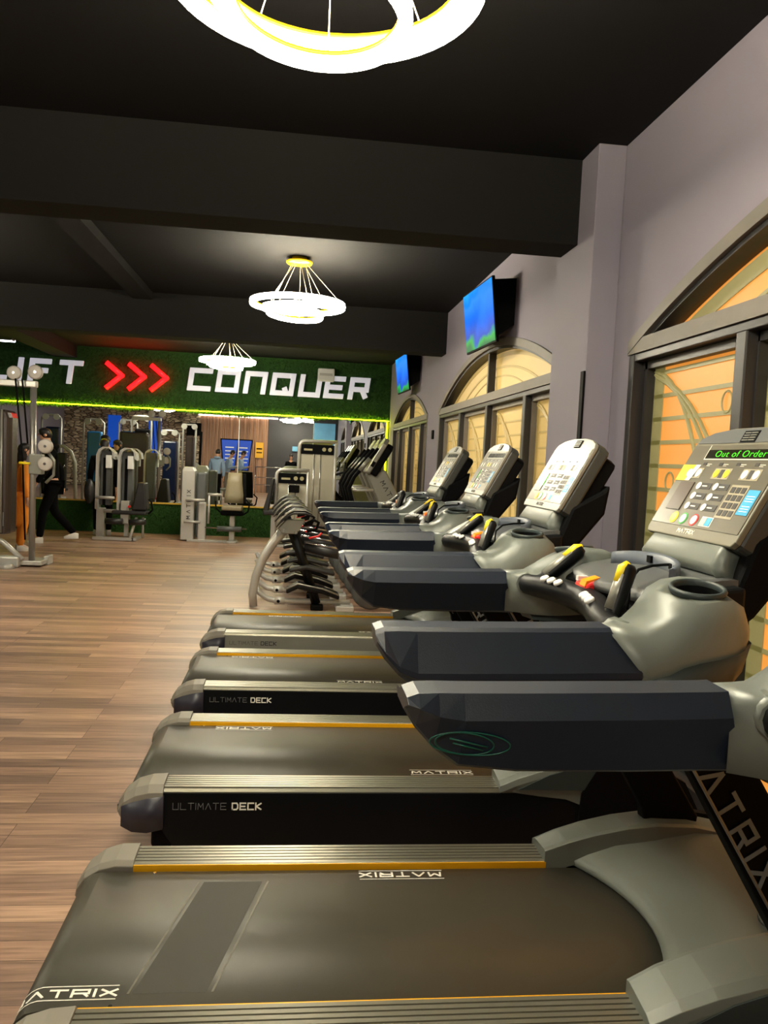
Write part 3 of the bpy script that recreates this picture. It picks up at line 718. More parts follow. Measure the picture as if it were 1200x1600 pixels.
    hd_ = MB().prism(prof, 'z', -.014, 0, DM).build('display_bezel', mat('bezel_olive', (104, 100, 84), .45) if k == 0 else M_silver, root, bevel=.003)  # this head's bezel darker than the others, dimmer light put into the colour
    if k == 0: MB().prism([(-HW+.012, HH+.004), (HW-.012, HH+.004), (HW-.016, HH+.018), (HW-.062, HH+.032), (.06, HH+.041), (-.06, HH+.041), (-HW+.062, HH+.032), (-HW+.016, HH+.018)], 'z', 0, .0015, DM).build('display_cap_shade', M_tray, hd_)  # dark sheet over the cap, shade painted on this head alone
    prof2 = [(p[0]*.99, p[1]*.99+.001) for p in prof]
    MB().prism(prof2, 'z', -.060, -.014, DM).build('display_housing', mat('housing_plastic', (50, 52, 48), .5), root, bevel=.008)
    prof3 = [(p[0]*.94, p[1]*.86+.012) for p in prof]
    MB().prism(prof3, 'z', -.105, -.060, DM).build('display_back', M_black, root, bevel=.012)
    disp = MB().prism([(-HW+.006, .024), (HW-.006, .024), (HW-.006, HH-.002), (-HW+.006, HH-.002)], 'z', 0, .0015, DM).build('display_panel', mat('overlay_grey', (92, 88, 76), .3, coat=.4) if k == 0 else mat('overlay_olive', (116, 111, 88), .3, coat=.4), hd_)
    gb_ = MB().box((-.002, HH+.005, .0), (.058, HH+.034, .003), DM).build('speaker_grille', M_black, hd_)
    gl = MB()
    for j in range(4): gl.box((.004, HH+.008+.0063*j, .003), (.027, HH+.0105+.0063*j, .004), DM).box((.030, HH+.008+.0063*j, .003), (.053, HH+.0105+.0063*j, .004), DM)
    gl.build('grille_bar', M_silver, gb_)
    # lettering on the bezel
    lb = MB(); write(lb, 'MATRIX', .0105, .010, .0045, .0024, .0008, DM @ Matrix.Translation((-.048, .007, 0))); lb.build('bezel_print', M_text if k == 0 else M_textd, hd_)
    z1 = .0016
    def q(a, b, c, d, m_, nm, h=.0010):
        return MB().box((a, b, z1), (c, d, z1+h), DM).build(nm, m_, disp)
    q(-.115, .205, .19, .228, mat('readout_glass', (28, 26, 16), .2), 'readout_window', .0008)
    fb = MB()
    fb.box((-.117, .203, z1), (-.115, .241, z1+.001), DM).box((-.117, .201, z1), (.19, .203, z1+.001), DM)
    fb.build('readout_frame', M_text, disp)
    if out_of_order:
        text_obj('Out of Order', .024, mat('green_readout', (60, 230, 20), .4, emit=(70, 235, 10), es=.35), disp, DM @ Matrix.Translation((-.075, .2085, z1+.001)) @ Matrix.Shear('XZ', 4, (0, 0)), 'readout_text', 1.4)
    bd = MB(); bl_ = MB(); bw = MB(); byb = MB()
    for j in range(4): bd.box((-.105+j*.073, .186, z1), (-.09+j*.073, .193, z1+.001), DM); bw.box((-.086+j*.073, .188, z1), (-.066+j*.073, .1895, z1+.001), DM).box((-.086+j*.073, .184, z1), (-.072+j*.073, .1852, z1+.001), DM)
    def oval(mb, x, y, rx, ry, h=.0016, n=16):
        mb.prism([(x+rx*math.cos(2*PI*i/n), y+ry*math.sin(2*PI*i/n)) for i in range(n)], 'z', z1, z1+h, DM)
    for cxx, mbx in ((-.125, bw), (.0, byb), (.118, bw)):
        bl_.box((cxx-.036, .150, z1), (cxx+.036, .178, z1+.0006), DM)
        oval(mbx, cxx-.022, .164, .011, .011); oval(mbx, cxx+.022, .164, .011, .011)
        bd.box((cxx-.008, .153, z1), (cxx+.008, .175, z1+.001), DM)
    for r_ in range(3):
        for c_ in range(2):
            x, y = -.072+c_*.075, .130-r_*.027
            bd.box((x, y-.008, z1), (x+.060, y+.008, z1+.0008), DM); oval(bw, x+.006, y, .010, .0095)
            bw.box((x+.022, y-.0015, z1+.0008), (x+.044, y+.0015, z1+.0014), DM)
    for r_ in range(4):
        for c_ in range(3): bd.box((.079+c_*.021, .118-r_*.019, z1), (.095+c_*.021, .132-r_*.019, z1+.0014), DM)
    bl_.box((.073, .055, z1), (.142, .138, z1+.0005), DM)
    q(-.160, .062, -.093, .138, mat('window_smoke', (58, 44, 30), .35), 'info_window', .0022)
    q(.148, .068, .190, .128, M_cyan, 'blue_sticker')
    bw2 = MB()
    for j in range(3): bw2.box((.154, .112-j*.006, z1+.001), (.184, .1135-j*.006, z1+.0014), DM).box((.154, .088-j*.006, z1+.001), (.184, .0895-j*.006, z1+.0014), DM)
    bw2.build('sticker_print', M_text, disp)
    build_each(bl_, 'key_surround', mat('pale_outline', (150, 142, 120), .4), disp); build_each(bd, 'key', M_textd, disp); build_each(bw, 'white_key', M_text, disp); build_each(byb, 'yellow_key', M_yellow, disp)
    for x, m_, ring in ((-.095, mat('lemon_plastic', (235, 220, 90), .4), M_yellow), (-.050, M_white, M_green), (.0, M_white, M_red)):
        r1 = MB(); oval(r1, x, .036+.006, .017, .0155, .0008); r1.build('button_ring', ring, disp)
        r2 = MB(); oval(r2, x, .036+.006, .012, .0115, .0018); r2.build('round_button', m_, disp)
    bb = MB().box((.030, .030, z1), (.078, .054, z1+.0006), DM).build('key_surround', M_text, disp)
    MB().box((.033, .032, z1), (.052, .052, z1+.0016), DM).build('start_key', mat('cream', (230, 205, 170), .4), disp)
    MB().box((.054, .032, z1), (.075, .052, z1+.0016), DM).build('stop_key', M_cyan, disp)
    if k == 0:
        MB().prism([(-.197, .142), (-.135, .142), (-.125, .186), (-.197, .186)], 'z', z1, z1+.0012, DM).build('yellow_sticker', M_yellow, disp)
        MB().prism([(-.150, .142), (-.128, .142), (-.112, .186), (-.134, .186)], 'z', z1+.0012, z1+.0014, DM).build('sticker_corner', M_text, disp)
    elif k == 1 or k == 2:
        MB().box((-.12, .085, z1), (-.09, .13, z1+.0016), DM).build('green_light', mat('green_lamp', (40, 160, 30), .4, emit=(60, 190, 30), es=.5), disp)
    return root

Y0 = 1.738
treadmill(Y0-1.1, 'treadmill nearest the viewer, only its far dark handrail with a green swirl mark showing', -1)
treadmill(Y0, 'treadmill with the readout Out of Order, its whole belt in the foreground', 0, out_of_order=True)
treadmill(Y0+1.1, 'second treadmill, its console washed out by glare, black skirt with white lettering', 1, near_txt=.44, far_txt=-.252)
treadmill(Y0+2.2, 'third treadmill, black skirt, console glinting in front of the thick window mullion', 2, near_txt=.25, far_txt=-.275, yellow=True)
treadmill(Y0+3.3, 'farthest treadmill, the one with a silver side skirt', 3, silver_skirt=True, near_txt=.44, far_txt=-.12, yellow=False)

# ------------------------------------------------------------------ padded floor machines behind the treadmills
def bench_machine(y, label, near=False):
    t = thing('core_trainer', label, 'exercise machine', (-.30*(y/7.13-1), y, 0), group='floor exercise machines with black pads')
    pts = [(-.30, 0, .012), (-.315, 0, .12), (-.29, 0, .28), (-.235, 0, .44), (-.16, 0, .57), (-.07, 0, .69)]
    if near: MB().tube(pts, [.034, .036, .038, .040, .042, .042], 12).build('rear_post', M_steel, t)
    MB().tube([(-.29, .03, .20), (-.255, .03, .13), (-.18, .03, .08), (-.10, .03, .065), (.55, .03, .065)], .026, 10).build('base_tube', M_steel, t)
    MB().tube([(-.12, .03, .065), (-.03, .03, .065)], .034, 12).build('tube_collar', M_steel, t)
    MB().disc((-.085, -.008, .065), .014, .012, 'y').build('collar_bolt', M_black, t)
    if near:
        pl = MB().prism([(-.115, .715), (-.04, .795), (.12, .80), (.09, .735), (.05, .67), (-.07, .67)], 'y', -.055, .045).build('bracket_plate', M_silver, t, bevel=.008)
        MB().disc((-.055, -.058, .705), .013, .01, 'y').disc((.045, -.058, .685), .013, .01, 'y').build('bolt', M_chrome, pl)
    secs = []; ed = []
    for x, z, th in ((-.13, .72, .02), (-.09, .765, .04), (-.03, .82, .045), (.02, .845, .048), (.12, .847, .048), (.18, .835, .03)):
        secs.append([(x, -.10, z), (x, -.11, z+.012), (x+.003, -.085, z+th), (x+.003, .085, z+th), (x, .11, z+.012), (x, .10, z)])
        ed.append((x, -.103, z+th*.8))
    MB().loft(secs, sm=False).build('pad', M_pad, t, bevel=.008)
    MB().tube(ed, .006, 6).build('pad_edging', M_silver, t)
    MB().tube([(.03, 0, .68), (.10, 0, .48), (.25, 0, .05)], .040, 4).build('strut', M_dark, t)
    MB().box((.20, -.07, .0), (.31, .07, .05)).build('strut_foot', M_black, t, bevel=.01)
    MB().tube([(.12, .05, .55), (.55, .05, .47)], .045, 10).build('roller_pad', M_pad, t)
    MB().tube([(.12, -.02, .60), (.52, -.02, .54)], .012, 8).build('guide_rod', M_chrome, t)
    MB().loft([[(x, -.09, z), (x, .09, z), (x, .09, z+.05), (x, -.09, z+.05)] for x, z in ((-.02, .14), (.08, .19), (.30, .15), (.45, .10))], sm=False).build('foot_plate', M_dark, t, bevel=.02)
    MB().tube([(-.02, -.095, .19), (.08, -.095, .24), (.30, -.095, .20), (.44, -.095, .15)], .008, 6).build('foot_plate_edge', M_silver, t)
    MB().loft([[(x, -.07, z), (x, .07, z), (x, .07, z+.04), (x, -.07, z+.04)] for x, z in ((.0, .33), (.15, .36), (.40, .31))], sm=False).build('knee_pad', M_pad, t, bevel=.015)
    MB().tube([(.12, -.05, .76), (.20, -.05, .80), (.24, -.05, .78), (.22, -.05, .72), (.14, -.05, .70)], .014, 8).build('handle', M_black, t)
    MB().tube([(.16, -.06, .64), (.24, -.06, .66), (.27, -.06, .69)], .009, 8).build('red_lever', M_red, t)
    MB().box((.42, -.10, .0), (.58, .10, .05)).build('front_foot', M_steel, t, bevel=.008)
    MB().lathe([(.001, -.04), (.17, -.04), (.19, 0), (.17, .04), (.001, .04)], 24, Matrix.Translation((.74, 0, .20)) @ Matrix.Rotation(PI/2, 4, 'X')).build('flywheel_cover', M_tray, t)
bench_machine(7.13, 'floor exercise machine with a thick curved silver post and black strut, nearest of its row', True)
for i, lb in enumerate(('second', 'middle', 'fourth', 'farthest')):
    bench_machine(7.73+i*.6, 'floor exercise machine with black pad and silver floor tube, %s of the row of five' % lb)

# ------------------------------------------------------------------ ellipticals by the far window
def elliptical(y, label):
    t = thing('elliptical_trainer', label, 'elliptical trainer', (0, y, 0), group='elliptical trainers by the far window')
    MB().prism([(.90, 1.18), (1.14, 1.24), (1.49, .62), (1.51, .10), (1.22, .10), (1.20, .55)], 'y', -.11, .11).build('mast', M_silver, t, bevel=.02)
    d = Vector((.30, 0, -.50)).normalized()
    lb = MB(); write(lb, 'MATRIX', .05, .055, .03, .010, .001, frame_mtx((1.08, -.1115, 1.08), d, (.5, 0, .30))); lb.build('mast_print', M_textd, t)
    DM = frame_mtx((.88, 0, 1.20), (0, -1, 0), (.24, 0, .43))
    MB().prism([(-.20, 0), (.20, 0), (.21, .03), (.20, .42), (.14, .50), (-.14, .50), (-.20, .42), (-.21, .03)], 'z', -.06, 0, DM).build('display_bezel', M_silver, t, bevel=.015)
    MB().prism([(-.19, .02), (.19, .02), (.19, .40), (.12, .46), (-.12, .46), (-.19, .40)], 'z', -.15, -.06, DM).build('display_back', M_black, t, bevel=.02)
    MB().box((-.165, .06, 0), (.165, .42, .003), DM).build('display_panel', mat('overlay_olive', (116, 111, 88), .3, coat=.4), t)
    MB().box((.19, .10, -.05), (.215, .17, -.01), DM).build('cup_slot', M_black, t)
    for s in (-1, 1):
        MB().tube([(1.02, s*.26, 1.50), (.90, s*.28, 1.34), (.74, s*.29, 1.14), (.68, s*.30, 1.00), (.74, s*.30, .80), (.92, s*.28, .58), (1.12, s*.26, .42)], [.018, .024, .024, .026, .022, .022, .022], 10).build('moving_arm', M_black, t)
        MB().tube([(.92, s*.282, 1.37), (.80, s*.292, 1.22)], .026, 10).build('arm_grip', M_silver, t)
        MB().box((.15, s*.17-.08, .26), (.62, s*.17+.08, .30)).build('pedal', M_dark, t, bevel=.02)
        MB().tube([(.30, s*.17, .24), (1.20, s*.17, .38)], .025, 8).build('pedal_arm', M_steel, t)
    MB().tube([(1.0, -.12, .98), (.80, -.10, .97), (.76, 0, .97), (.80, .10, .97), (1.0, .12, .98)], .017, 8).build('fixed_handle', M_steel, t)
    MB().prism([(1.05, .05), (1.50, .05), (1.50, .50), (1.30, .60), (1.05, .40)], 'y', -.16, .16).build('drive_shroud', M_tray, t, bevel=.04)
    MB().box((.0, -.30, .0), (.12, .30, .05)).box((.10, -.03, .0), (1.1, .03, .05)).build('base', M_steel, t, bevel=.01)
elliptical(10.1, 'elliptical trainer beside the farthest window, nearest of the three')
elliptical(10.75, 'elliptical trainer, middle one of the three at the far window')
elliptical(11.4, 'elliptical trainer closest to the mirror')

# ------------------------------------------------------------------ strength machines
def stack_tower(t, x0, x1, y0, y1, h, placard=True, nm='weight_tower'):
    """arched silver hoop with a pale front cover and a placard"""
    r = .09; w = x1-x0
    pts = [(x0, 0, .02), (x0, 0, h-r)] + [(x0+r-r*math.cos(a), 0, h-r+r*math.sin(a)) for a in (.4, .8, 1.2, PI/2)] + [(x1-.02, 0, h)]
    yf = y0
    mb = MB(); mb.tube([(p[0]+.02, yf, p[2]) for p in pts], .028, 8).tube([(x1-.02, yf, h), (x1-.02, yf, .02)], .024, 8)
    fr = mb.build(nm, M_steel, t)
    MB().box((x0+.05, yf-.0, .10), (x1-.045, yf+.02, h-.20)).build('front_cover', mat('pale_cover', (165, 160, 142), .35, .1), t)
    MB().box((x0+.05, y1-.02, .05), (x1-.045, y1, h-.05)).box((x0+.02, yf, .02), (x0+.045, y1, h-.1)).build('back_cover', M_grey, t)
    if placard:
        p = MB().box((x0+.05, yf-.012, h-.20), (x1-.045, yf+.01, h-.05)).build('placard', M_black, t)
        q_ = MB()
        q_.box((x0+.09, yf-.014, h-.145), (x0+.22, yf-.012, h-.115)); q_.disc((x1-.20, yf-.013, h-.12), .03, .002, 'y').disc((x1-.11, yf-.013, h-.12), .03, .002, 'y')
        q_.build('placard_print', mat('placard_cream', (170, 160, 120), .5), p)
    MB().box((x0-.02, yf-.03, 0), (x1+.02, y1+.02, .04)).build('base_plate', M_steel, t, bevel=.008)
    g = MB()
    for dx in (-.05, .05): g.tube([((x0+x1)/2+dx, yf-.012, .12), ((x0+x1)/2+dx, yf-.012, h-.2)], .006, 6)
    g.build('guide_rod', M_chrome, t)
t = thing('weight_machine', 'shorter silver weight machine with black placard, in front of the mirror left of the ellipticals', 'weight machine', (0, 12.0, 0))
stack_tower(t, -.26, .24, 0, .25, 1.15)
MB().prism([(-.42, .55), (-.30, 1.02), (-.26, 1.02), (-.34, .50)], 'y', -.12, .12).build('seat_back', M_pad, t, bevel=.02)
MB().box((-.42, -.14, .48), (-.12, .14, .55)).build('seat', M_pad, t, bevel=.02)
MB().box((-.30, -.03, 0), (-.24, .03, .48)).build('seat_post', M_steel, t)
MB().box((-.06, -.05, .82), (.10, -.02, .93)).build('pad_holder', M_black, t, bevel=.008)
t = thing('weight_machine', 'taller silver weight machine with black placard, in front of the mirror', 'weight machine', (0, 12.55, 0))
stack_tower(t, .06, .66, 0, .25, 1.60)
MB().tube([(.66, -.02, 1.1), (.78, -.05, 1.15), (.80, -.05, 1.3)], .02, 8).build('handle', M_dark, t)

# seated leg extension with lettering on the pale tower
t = thing('leg_extension_machine', 'leg extension machine with beige seat back and lettered pale tower', 'weight machine', (0, 12.45, 0))
MB().loft([[(x, y, z) for x, y in ((-1.65, -.12), (-1.46, -.12), (-1.46, .14), (-1.65, .14))] for z in (.02, 1.06)] + [[(x, y, 1.12) for x, y in ((-1.63, -.10), (-1.49, -.10), (-1.49, .14), (-1.63, .14))]], sm=False).build('weight_tower', M_steel, t, bevel=.012)
lb = MB(); write(lb, 'MATRIX', .045, .052, .042, .009, .002, frame_mtx((-1.515, -.122, .34), (0, 0, 1), (-1, 0, 0))); lb.build('tower_print', M_textd, t)
MB().box((-1.44, -.05, .05), (-1.30, .20, 1.05)).build('rear_tower', M_tray, t, bevel=.03)
MB().box((-1.40, -.10, .0), (-1.28, -.04, .60)).build('lever_post', M_steel, t, bevel=.02)
MB().tube([(-1.58, -.15, .63), (-1.30, -.15, .63)], .022, 8).build('bar', M_steel, t)
MB().tube([(-1.60, -.15, .30), (-1.36, -.15, .30)], .018, 8).build('bar', M_steel, t)
MB().tube([(-1.24, -.12, .72), (-1.24, -.12, .28)], .018, 8).tube([(-1.26, -.12, .72), (-1.05, -.12, .72)], .022, 8).build('lever_arm', M_steel, t)
sec = []
for z, hw, yy in ((.60, .14, -.02), (.72, .14, 0), (.90, .115, .03), (1.06, .10, .06)):
    sec.append([(-.88+q*hw, yy-.03-.02*(1-abs(q)), z) for q in (-1, -.5, 0, .5, 1)] + [(-.88+hw, yy+.05, z), (-.88-hw, yy+.05, z)])
MB().loft(sec).build('seat_back', M_padg, t)
MB().loft([[(-.88-.02, .04, .60), (-.70, .04, .60), (-.70, .11, .60), (-.9, .11, .60)], [(-.86, .12, 1.05), (-.72, .12, 1.05), (-.72, .17, 1.05), (-.9, .17, 1.05)]], sm=False).build('seat_back_shell', M_black, t, bevel=.01)
MB().box((-1.04, -.30, .50), (-.74, .06, .57)).build('seat', M_padg, t, bevel=.02)
MB().box((-1.06, -.26, .42), (-.72, .06, .50)).build('seat_pan', M_black, t, bevel=.03)
MB().box((-.93, -.10, .02), (-.85, .0, .42)).build('seat_post', M_steel, t, bevel=.01)
MB().tube([(-1.10, -.22, .22), (-.74, -.22, .22)], .040, 14).build('leg_roller', M_tray, t)
MB().tube([(-1.28, -.22, .23), (-.66, -.22, .23)], .010, 8).build('roller_axle', M_chrome, t)
MB().box((-1.55, -.14, 0), (-.80, -.06, .035)).box((-.95, -.2, 0), (-.82, .15, .03)).build('base', M_steel, t, bevel=.006)
MB().tube([(-.74, -.05, .42), (-.66, -.05, .48), (-.64, -.05, .60), (-.70, -.02, .66)], .012, 8).build('hand_grip', M_black, t)
MB().tube([(-1.06, -.05, .44), (-1.14, -.05, .52), (-1.15, -.05, .62)], .012, 8).build('hand_grip', M_black, t)

# leg curl with two pale hoops
t = thing('leg_curl_machine', 'leg curl machine with twin rounded silver towers and black seat', 'weight machine', (0, 12.3, 0))
for x0, nm in ((-2.87, 0), (-2.56, 1)):
    w = .25
    pts = [(x0, 0, .45), (x0, 0, 1.24), (x0+.03, 0, 1.32), (x0+.09, 0, 1.36), (x0+.16, 0, 1.355), (x0+.22, 0, 1.30), (x0+.235, 0, 1.20)]
    tt = MB(); secs = [[(p[0]-.0, -.10, p[2]), (p[0]+.035, -.10, p[2]-.02), (p[0]+.035, .12, p[2]-.02), (p[0], .12, p[2])] for p in pts]
    MB().loft(secs, sm=False).build('tower_hoop', M_steel, t)
    MB().box((x0+.04, .0, .50), (x0+.20, .14, 1.30)).build('tower_core', M_tray, t, bevel=.01)
    MB().box((x0+.14, -.11, 1.05), (x0+.22, -.02, 1.24)).build('tower_label', M_white, t, bevel=.006)
    MB().box((x0+.09, -.03, .50), (x0+.13, -.01, 1.2)).build('weight_plates', M_black, t)
MB().box((-2.86, -.05, 0), (-2.74, .05, .46)).build('support_post', M_steel, t, bevel=.008)
MB().box((-2.46, -.03, .05), (-2.40, .03, .40)).build('seat_post', M_steel, t)
MB().tube([(-2.75, -.06, .42), (-2.3, -.06, .42)], .028, 10).tube([(-2.85, -.16, .62), (-2.58, -.16, .62)], .022, 8).build('lever_arm', M_steel, t)
MB().box((-2.50, -.12, .24), (-2.38, .02, .58)).build('adjuster', M_steel, t, bevel=.01)
MB().disc((-2.37, -.13, .50), .02, .03, 'y').build('red_knob', M_red, t)
MB().prism([(-2.34, .45), (-2.12, .45), (-2.16, .86), (-2.26, .86)], 'y', -.14, .14).build('seat_back', M_pad, t, bevel=.02)
MB().box((-2.62, -.16, .38), (-2.12, .14, .44)).build('seat', M_pad, t, bevel=.02)
MB().tube([(-2.70, -.18, .28), (-2.45, -.18, .28)], .045, 12).tube([(-2.36, -.18, .27), (-2.12, -.18, .29)], .045, 12).build('leg_roller', M_pad, t)
MB().box((-2.86, -.26, .01), (-2.28, -.20, .05)).box((-2.30, -.26, .01), (-2.24, .14, .05)).build('base', M_steel, t)
MB().tube([(-2.34, -.24, .02), (-2.27, -.10, .34)], .022, 8).tube([(-2.20, .05, .02), (-2.20, .02, .34)], .018, 8).build('leg', M_steel, t)
MB().tube([(-2.10, -.12, .40), (-2.04, -.12, .46), (-2.06, -.12, .58), (-2.1, -.12, .62)], .014, 8).build('hand_grip', M_black, t)
MB().lathe([(.001, -.04), (.07, -.04), (.07, .04), (.001, .04)], 14, Matrix.Translation((-2.95, -.1, .70)) @ Matrix.Rotation(PI/2, 4, 'X') @ Matrix.Diagonal((1, 2.6, 1, 1))).build('thigh_pad', M_pad, t)

# cable crossover at the left edge
t = thing('cable_machine', 'tall cable machine with pulley wheels and brown smoked shroud at the left edge', 'cable machine', (0, 9.2, 0))
MB().tube([(-2.82, 0, .06), (-2.84, 0, 2.02)], .034, 12).build('column', mat('brushed_steel', (150, 145, 140), .35, .6), t)
MB().box((-3.40, -.04, 1.96), (-2.80, .04, 2.03)).build('top_bar', M_steel, t, bevel=.01)
MB().box((-2.86, -.05, 1.02), (-2.72, .06, 1.24)).build('sliding_carriage', M_silver, t, bevel=.01)
MB().tube([(-2.95, -.07, 1.14), (-2.84, -.07, 1.135)], .014, 8).build('yellow_pin', M_yellow, t)
for (x, z, r, nm) in ((-3.02, 2.10, .075, 0), (-2.80, 2.12, .078, 0), (-2.68, 1.33, .078, 1), (-2.68, 1.14, .078, 1)):
    w_ = MB().lathe([(.001, -.022), (r*.8, -.022), (r, -.016), (r*.92, 0), (r, .016), (r*.8, .022), (.001, .022)], 24, Matrix.Translation((x, -.07, z)) @ Matrix.Rotation(PI/2, 4, 'X')).build('pulley_wheel', mat('pulley_grey', (172, 165, 158), .45), t)
    MB().disc((x, -.096, z), .014, .008, 'y').build('pulley_bolt', M_chrome, w_)
MB().tube([(-2.66, -.03, 1.26), (-2.60, -.03, 1.18), (-2.60, -.03, 1.02), (-2.68, -.03, .93)], .016, 8).build('handle_bracket', M_silver, t)
sec = [[(-3.62, -.14, z), (-3.06, -.14, z), (-3.03, -.06, z), (-3.03, .14, z), (-3.62, .14, z)] for z in (.36, 1.62)] + [[(-3.62, -.14, 1.70), (-3.09, -.14, 1.70), (-3.06, -.06, 1.70), (-3.06, .14, 1.70), (-3.62, .14, 1.70)]]
sh = MB().loft(sec, sm=False).build('weight_shroud', M_shroud, t, bevel=.03)
MB().box((-3.085, -.146, .45), (-3.078, -.14, .60)).build('shroud_print', M_textg, sh)
MB().tube([(-3.10, -.16, .38), (-3.11, -.16, 1.70)], .012, 8).build('shroud_edge', M_silver, t)
MB().tube([(-3.00, -.09, 2.04), (-2.92, -.06, 1.2), (-2.88, -.05, .30)], .010, 6).tube([(-2.93, -.09, 2.04), (-2.86, -.09, 1.35)], .010, 6).build('cable', M_black, t)
MB().tube([(-3.4, .02, .45), (-3.10, -.02, .25), (-2.90, -.05, .08)], .03, 8).build('brace', M_steel, t)
MB().box((-3.5, -.12, 0), (-2.92, .02, .12)).build('base', M_steel, t, bevel=.02)
MB().box((-2.98, -.05, .02), (-2.70, .28, .07)).box((-2.74, .15, 0), (-2.69, .34, .10)).build('base_foot', M_steel, t, bevel=.008)
MB().lathe([(.09, 0), (.05, .05), (.001, .06)], 16, Matrix.Translation((-3.02, -.18, 0))).build('floor_glide', M_steel, t)

# machines and panels that only the mirror shows (they stand left of and behind the viewer)
def far_tower(x, y, h, m, label, pul=True, w=.34):
    t = thing('cable_tower', label, 'cable machine', (x, y, 0), group='strength machines seen in the mirror')
    MB().box((-w/2, -.14, .1), (w/2, .14, h*.86)).build('weight_shroud', m, t, bevel=.04)
    MB().tube([(-w/2-.06, .18, 0), (-w/2-.06, .18, h-.08), (-w/2+.02, .18, h), (w/2-.02, .18, h), (w/2+.06, .18, h-.08), (w/2+.06, .18, 0)], .026, 8).build('frame', M_steel, t)
    if pul:
        for s in (-1, 1): MB().disc((s*.13, .24, h-.05), .075, .03, 'y').build('pulley_wheel', M_steel, t)
    MB().box((-w/2-.12, -.2, 0), (w/2+.12, .24, .06)).build('base', M_steel, t, bevel=.01)
    return t
M_bshroud = mat('shroud_navy_plastic', (22, 34, 66), .2, .1)
M_bpanel = mat('shroud_blue_plastic', (40, 110, 170), .25, .1)
far_tower(-4.70, 6.8, 2.0, M_bpanel, 'machine with bright blue shroud seen in the mirror behind the walking person')
far_tower(-4.35, 4.6, 2.1, M_bpanel, 'second bright blue shroud machine seen in the mirror at the left')
far_tower(-3.70, 6.3, 2.15, M_black, 'tall black column machine seen in the mirror behind the leg curl')
far_tower(-3.10, 5.8, 1.85, M_bshroud, 'navy shroud cable tower seen in the mirror beside the stone wall')
far_tower(-2.72, 5.0, 2.05, M_shroud, 'pulley tower seen in the mirror left of the leg extension', True, .2)
far_tower(-6.0, 5.6, 2.1, M_bshroud, 'navy shroud machine seen in the mirror at the far left')
t = thing('chest_press_machine', 'machine with a rounded silver arch and chrome bars seen in the mirror', 'weight machine', (-4.9, 8.9, 0))
MB().tube([(-.32, 0, .0), (-.33, 0, .8), (-.26, 0, 1.15), (-.12, 0, 1.32), (.05, 0, 1.34), (.20, 0, 1.22), (.29, 0, 1.0), (.32, 0, .0)], .04, 10).build('arch_frame', M_steel, t)
MB().box((-.14, .03, .45), (.14, .12, 1.2)).build('seat_back', M_pad, t, bevel=.03)
MB().box((-.18, .05, .40), (.18, .45, .46)).build('seat', M_pad, t, bevel=.02)
MB().tube([(-.12, .1, .9), (-.18, .4, .95), (-.10, .5, .8)], .02, 8).tube([(.12, .1, .9), (.18, .4, .95), (.10, .5, .8)], .02, 8).build('press_handle', M_chrome, t)
# free weights rack with dark arms
t = thing('plate_machine', 'pale plate-loaded machine seen in the mirror beside the lettered tower', 'weight machine', (-2.25, 8.9, 0), 0)
t.location = (-2.75, 4.2, 0)
MB().prism([(-.30, .55), (.05, 1.10), (.45, .85), (.40, .10), (-.05, .10)], 'y', -.04, .04).build('side_frame', M_steel, t, bevel=.02)
MB().tube([(.20, 0, .9), (.22, 0, 1.9), (.10, 0, 1.95), (.05, 0, 1.5)], .035, 8).build('lever_arm', M_black, t)

# rear wall (behind the viewer): stone, wood slats with posters, dark end
struct('wall_rear', MB().box((XL, YR-.15, 0), (W+.2, YR-.02, HC)), mat('charcoal_paint', (52, 50, 52), .7))
tag(MB().box((XL, YR-.02, 0), (-3.35, YR+.06, HC)).build('stone_cladding', M_stone), 'stacked brown stone cladding on the wall seen in the mirror', 'stone wall', kind='structure')
sl = MB(); x = -3.35
while x < -1.45: sl.box((x, YR-.02, 0), (x+.055, YR+.05, 2.72)); x += .066
tag(sl.build('slat_cladding', M_slat), 'vertical wood slats on the wall seen in the mirror', 'wood cladding', kind='structure')
tag(MB().box((-3.4, YR+.05, 2.66), (-1.1, YR+.12, 2.70)).build('light_strip', mat('white_led', (255, 240, 230), .5, emit=(255, 235, 215), es=6)), 'white light strip above the wood slats, seen in the mirror', 'light strip')
p = thing('poster', 'blue slanted poster with pale lines on the wood slats, seen in the mirror', 'poster', (-2.3, YR+.06, 0))
MB().prism([(-.32, 1.88), (.34, 1.88), (.22, .75), (-.20, .75)], 'y', 0, .03).build('panel', M_black, p)
MB().prism([(-.28, 1.84), (.30, 1.84), (.19, .79), (-.17, .79)], 'y', .03, .035).build('print', M_blue, p)
pp = MB()
for j in range(5): pp.box((-.14, .036, 1.56-.13*j), (.16+.03*(j % 2), .039, 1.60-.13*j))
pp.build('print_lines', M_white, p)
p = thing('poster', 'narrow gold and black poster beside the blue one, seen in the mirror', 'poster', (-1.72, YR+.06, 0))
MB().box((-.14, 0, 1.25), (.14, .03, 1.80)).build('panel', mat('gold_print', (200, 150, 40), .5, emit=(200, 140, 30), es=.3), p)
MB().box((-.10, .03, 1.55), (.10, .034, 1.60)).box((-.10, .03, 1.42), (.10, .034, 1.46)).build('print_lines', M_black, p)
for x, z, lb in ((-4.9, 1.6, 'left'), (-6.3, 1.6, 'far left')):
    tag(MB().box((x-.22, YR+.07, .7), (x+.22, YR+.10, 2.5)).build('blue_light_panel', M_blue), 'tall glowing blue panel on the stone wall, %s one, seen in the mirror' % lb, 'light panel', 'blue light panels')
tag(MB().box((.35, YR+.0, .5), (1.45, YR+.04, 2.6)).build('pale_blue_lit_wall', M_cyanp), 'stretch of wall behind the viewer given a glow for pale blue light on it, seen in the right end of the mirror', 'light panel')  # emission stands in for blue light falling on the rear wall
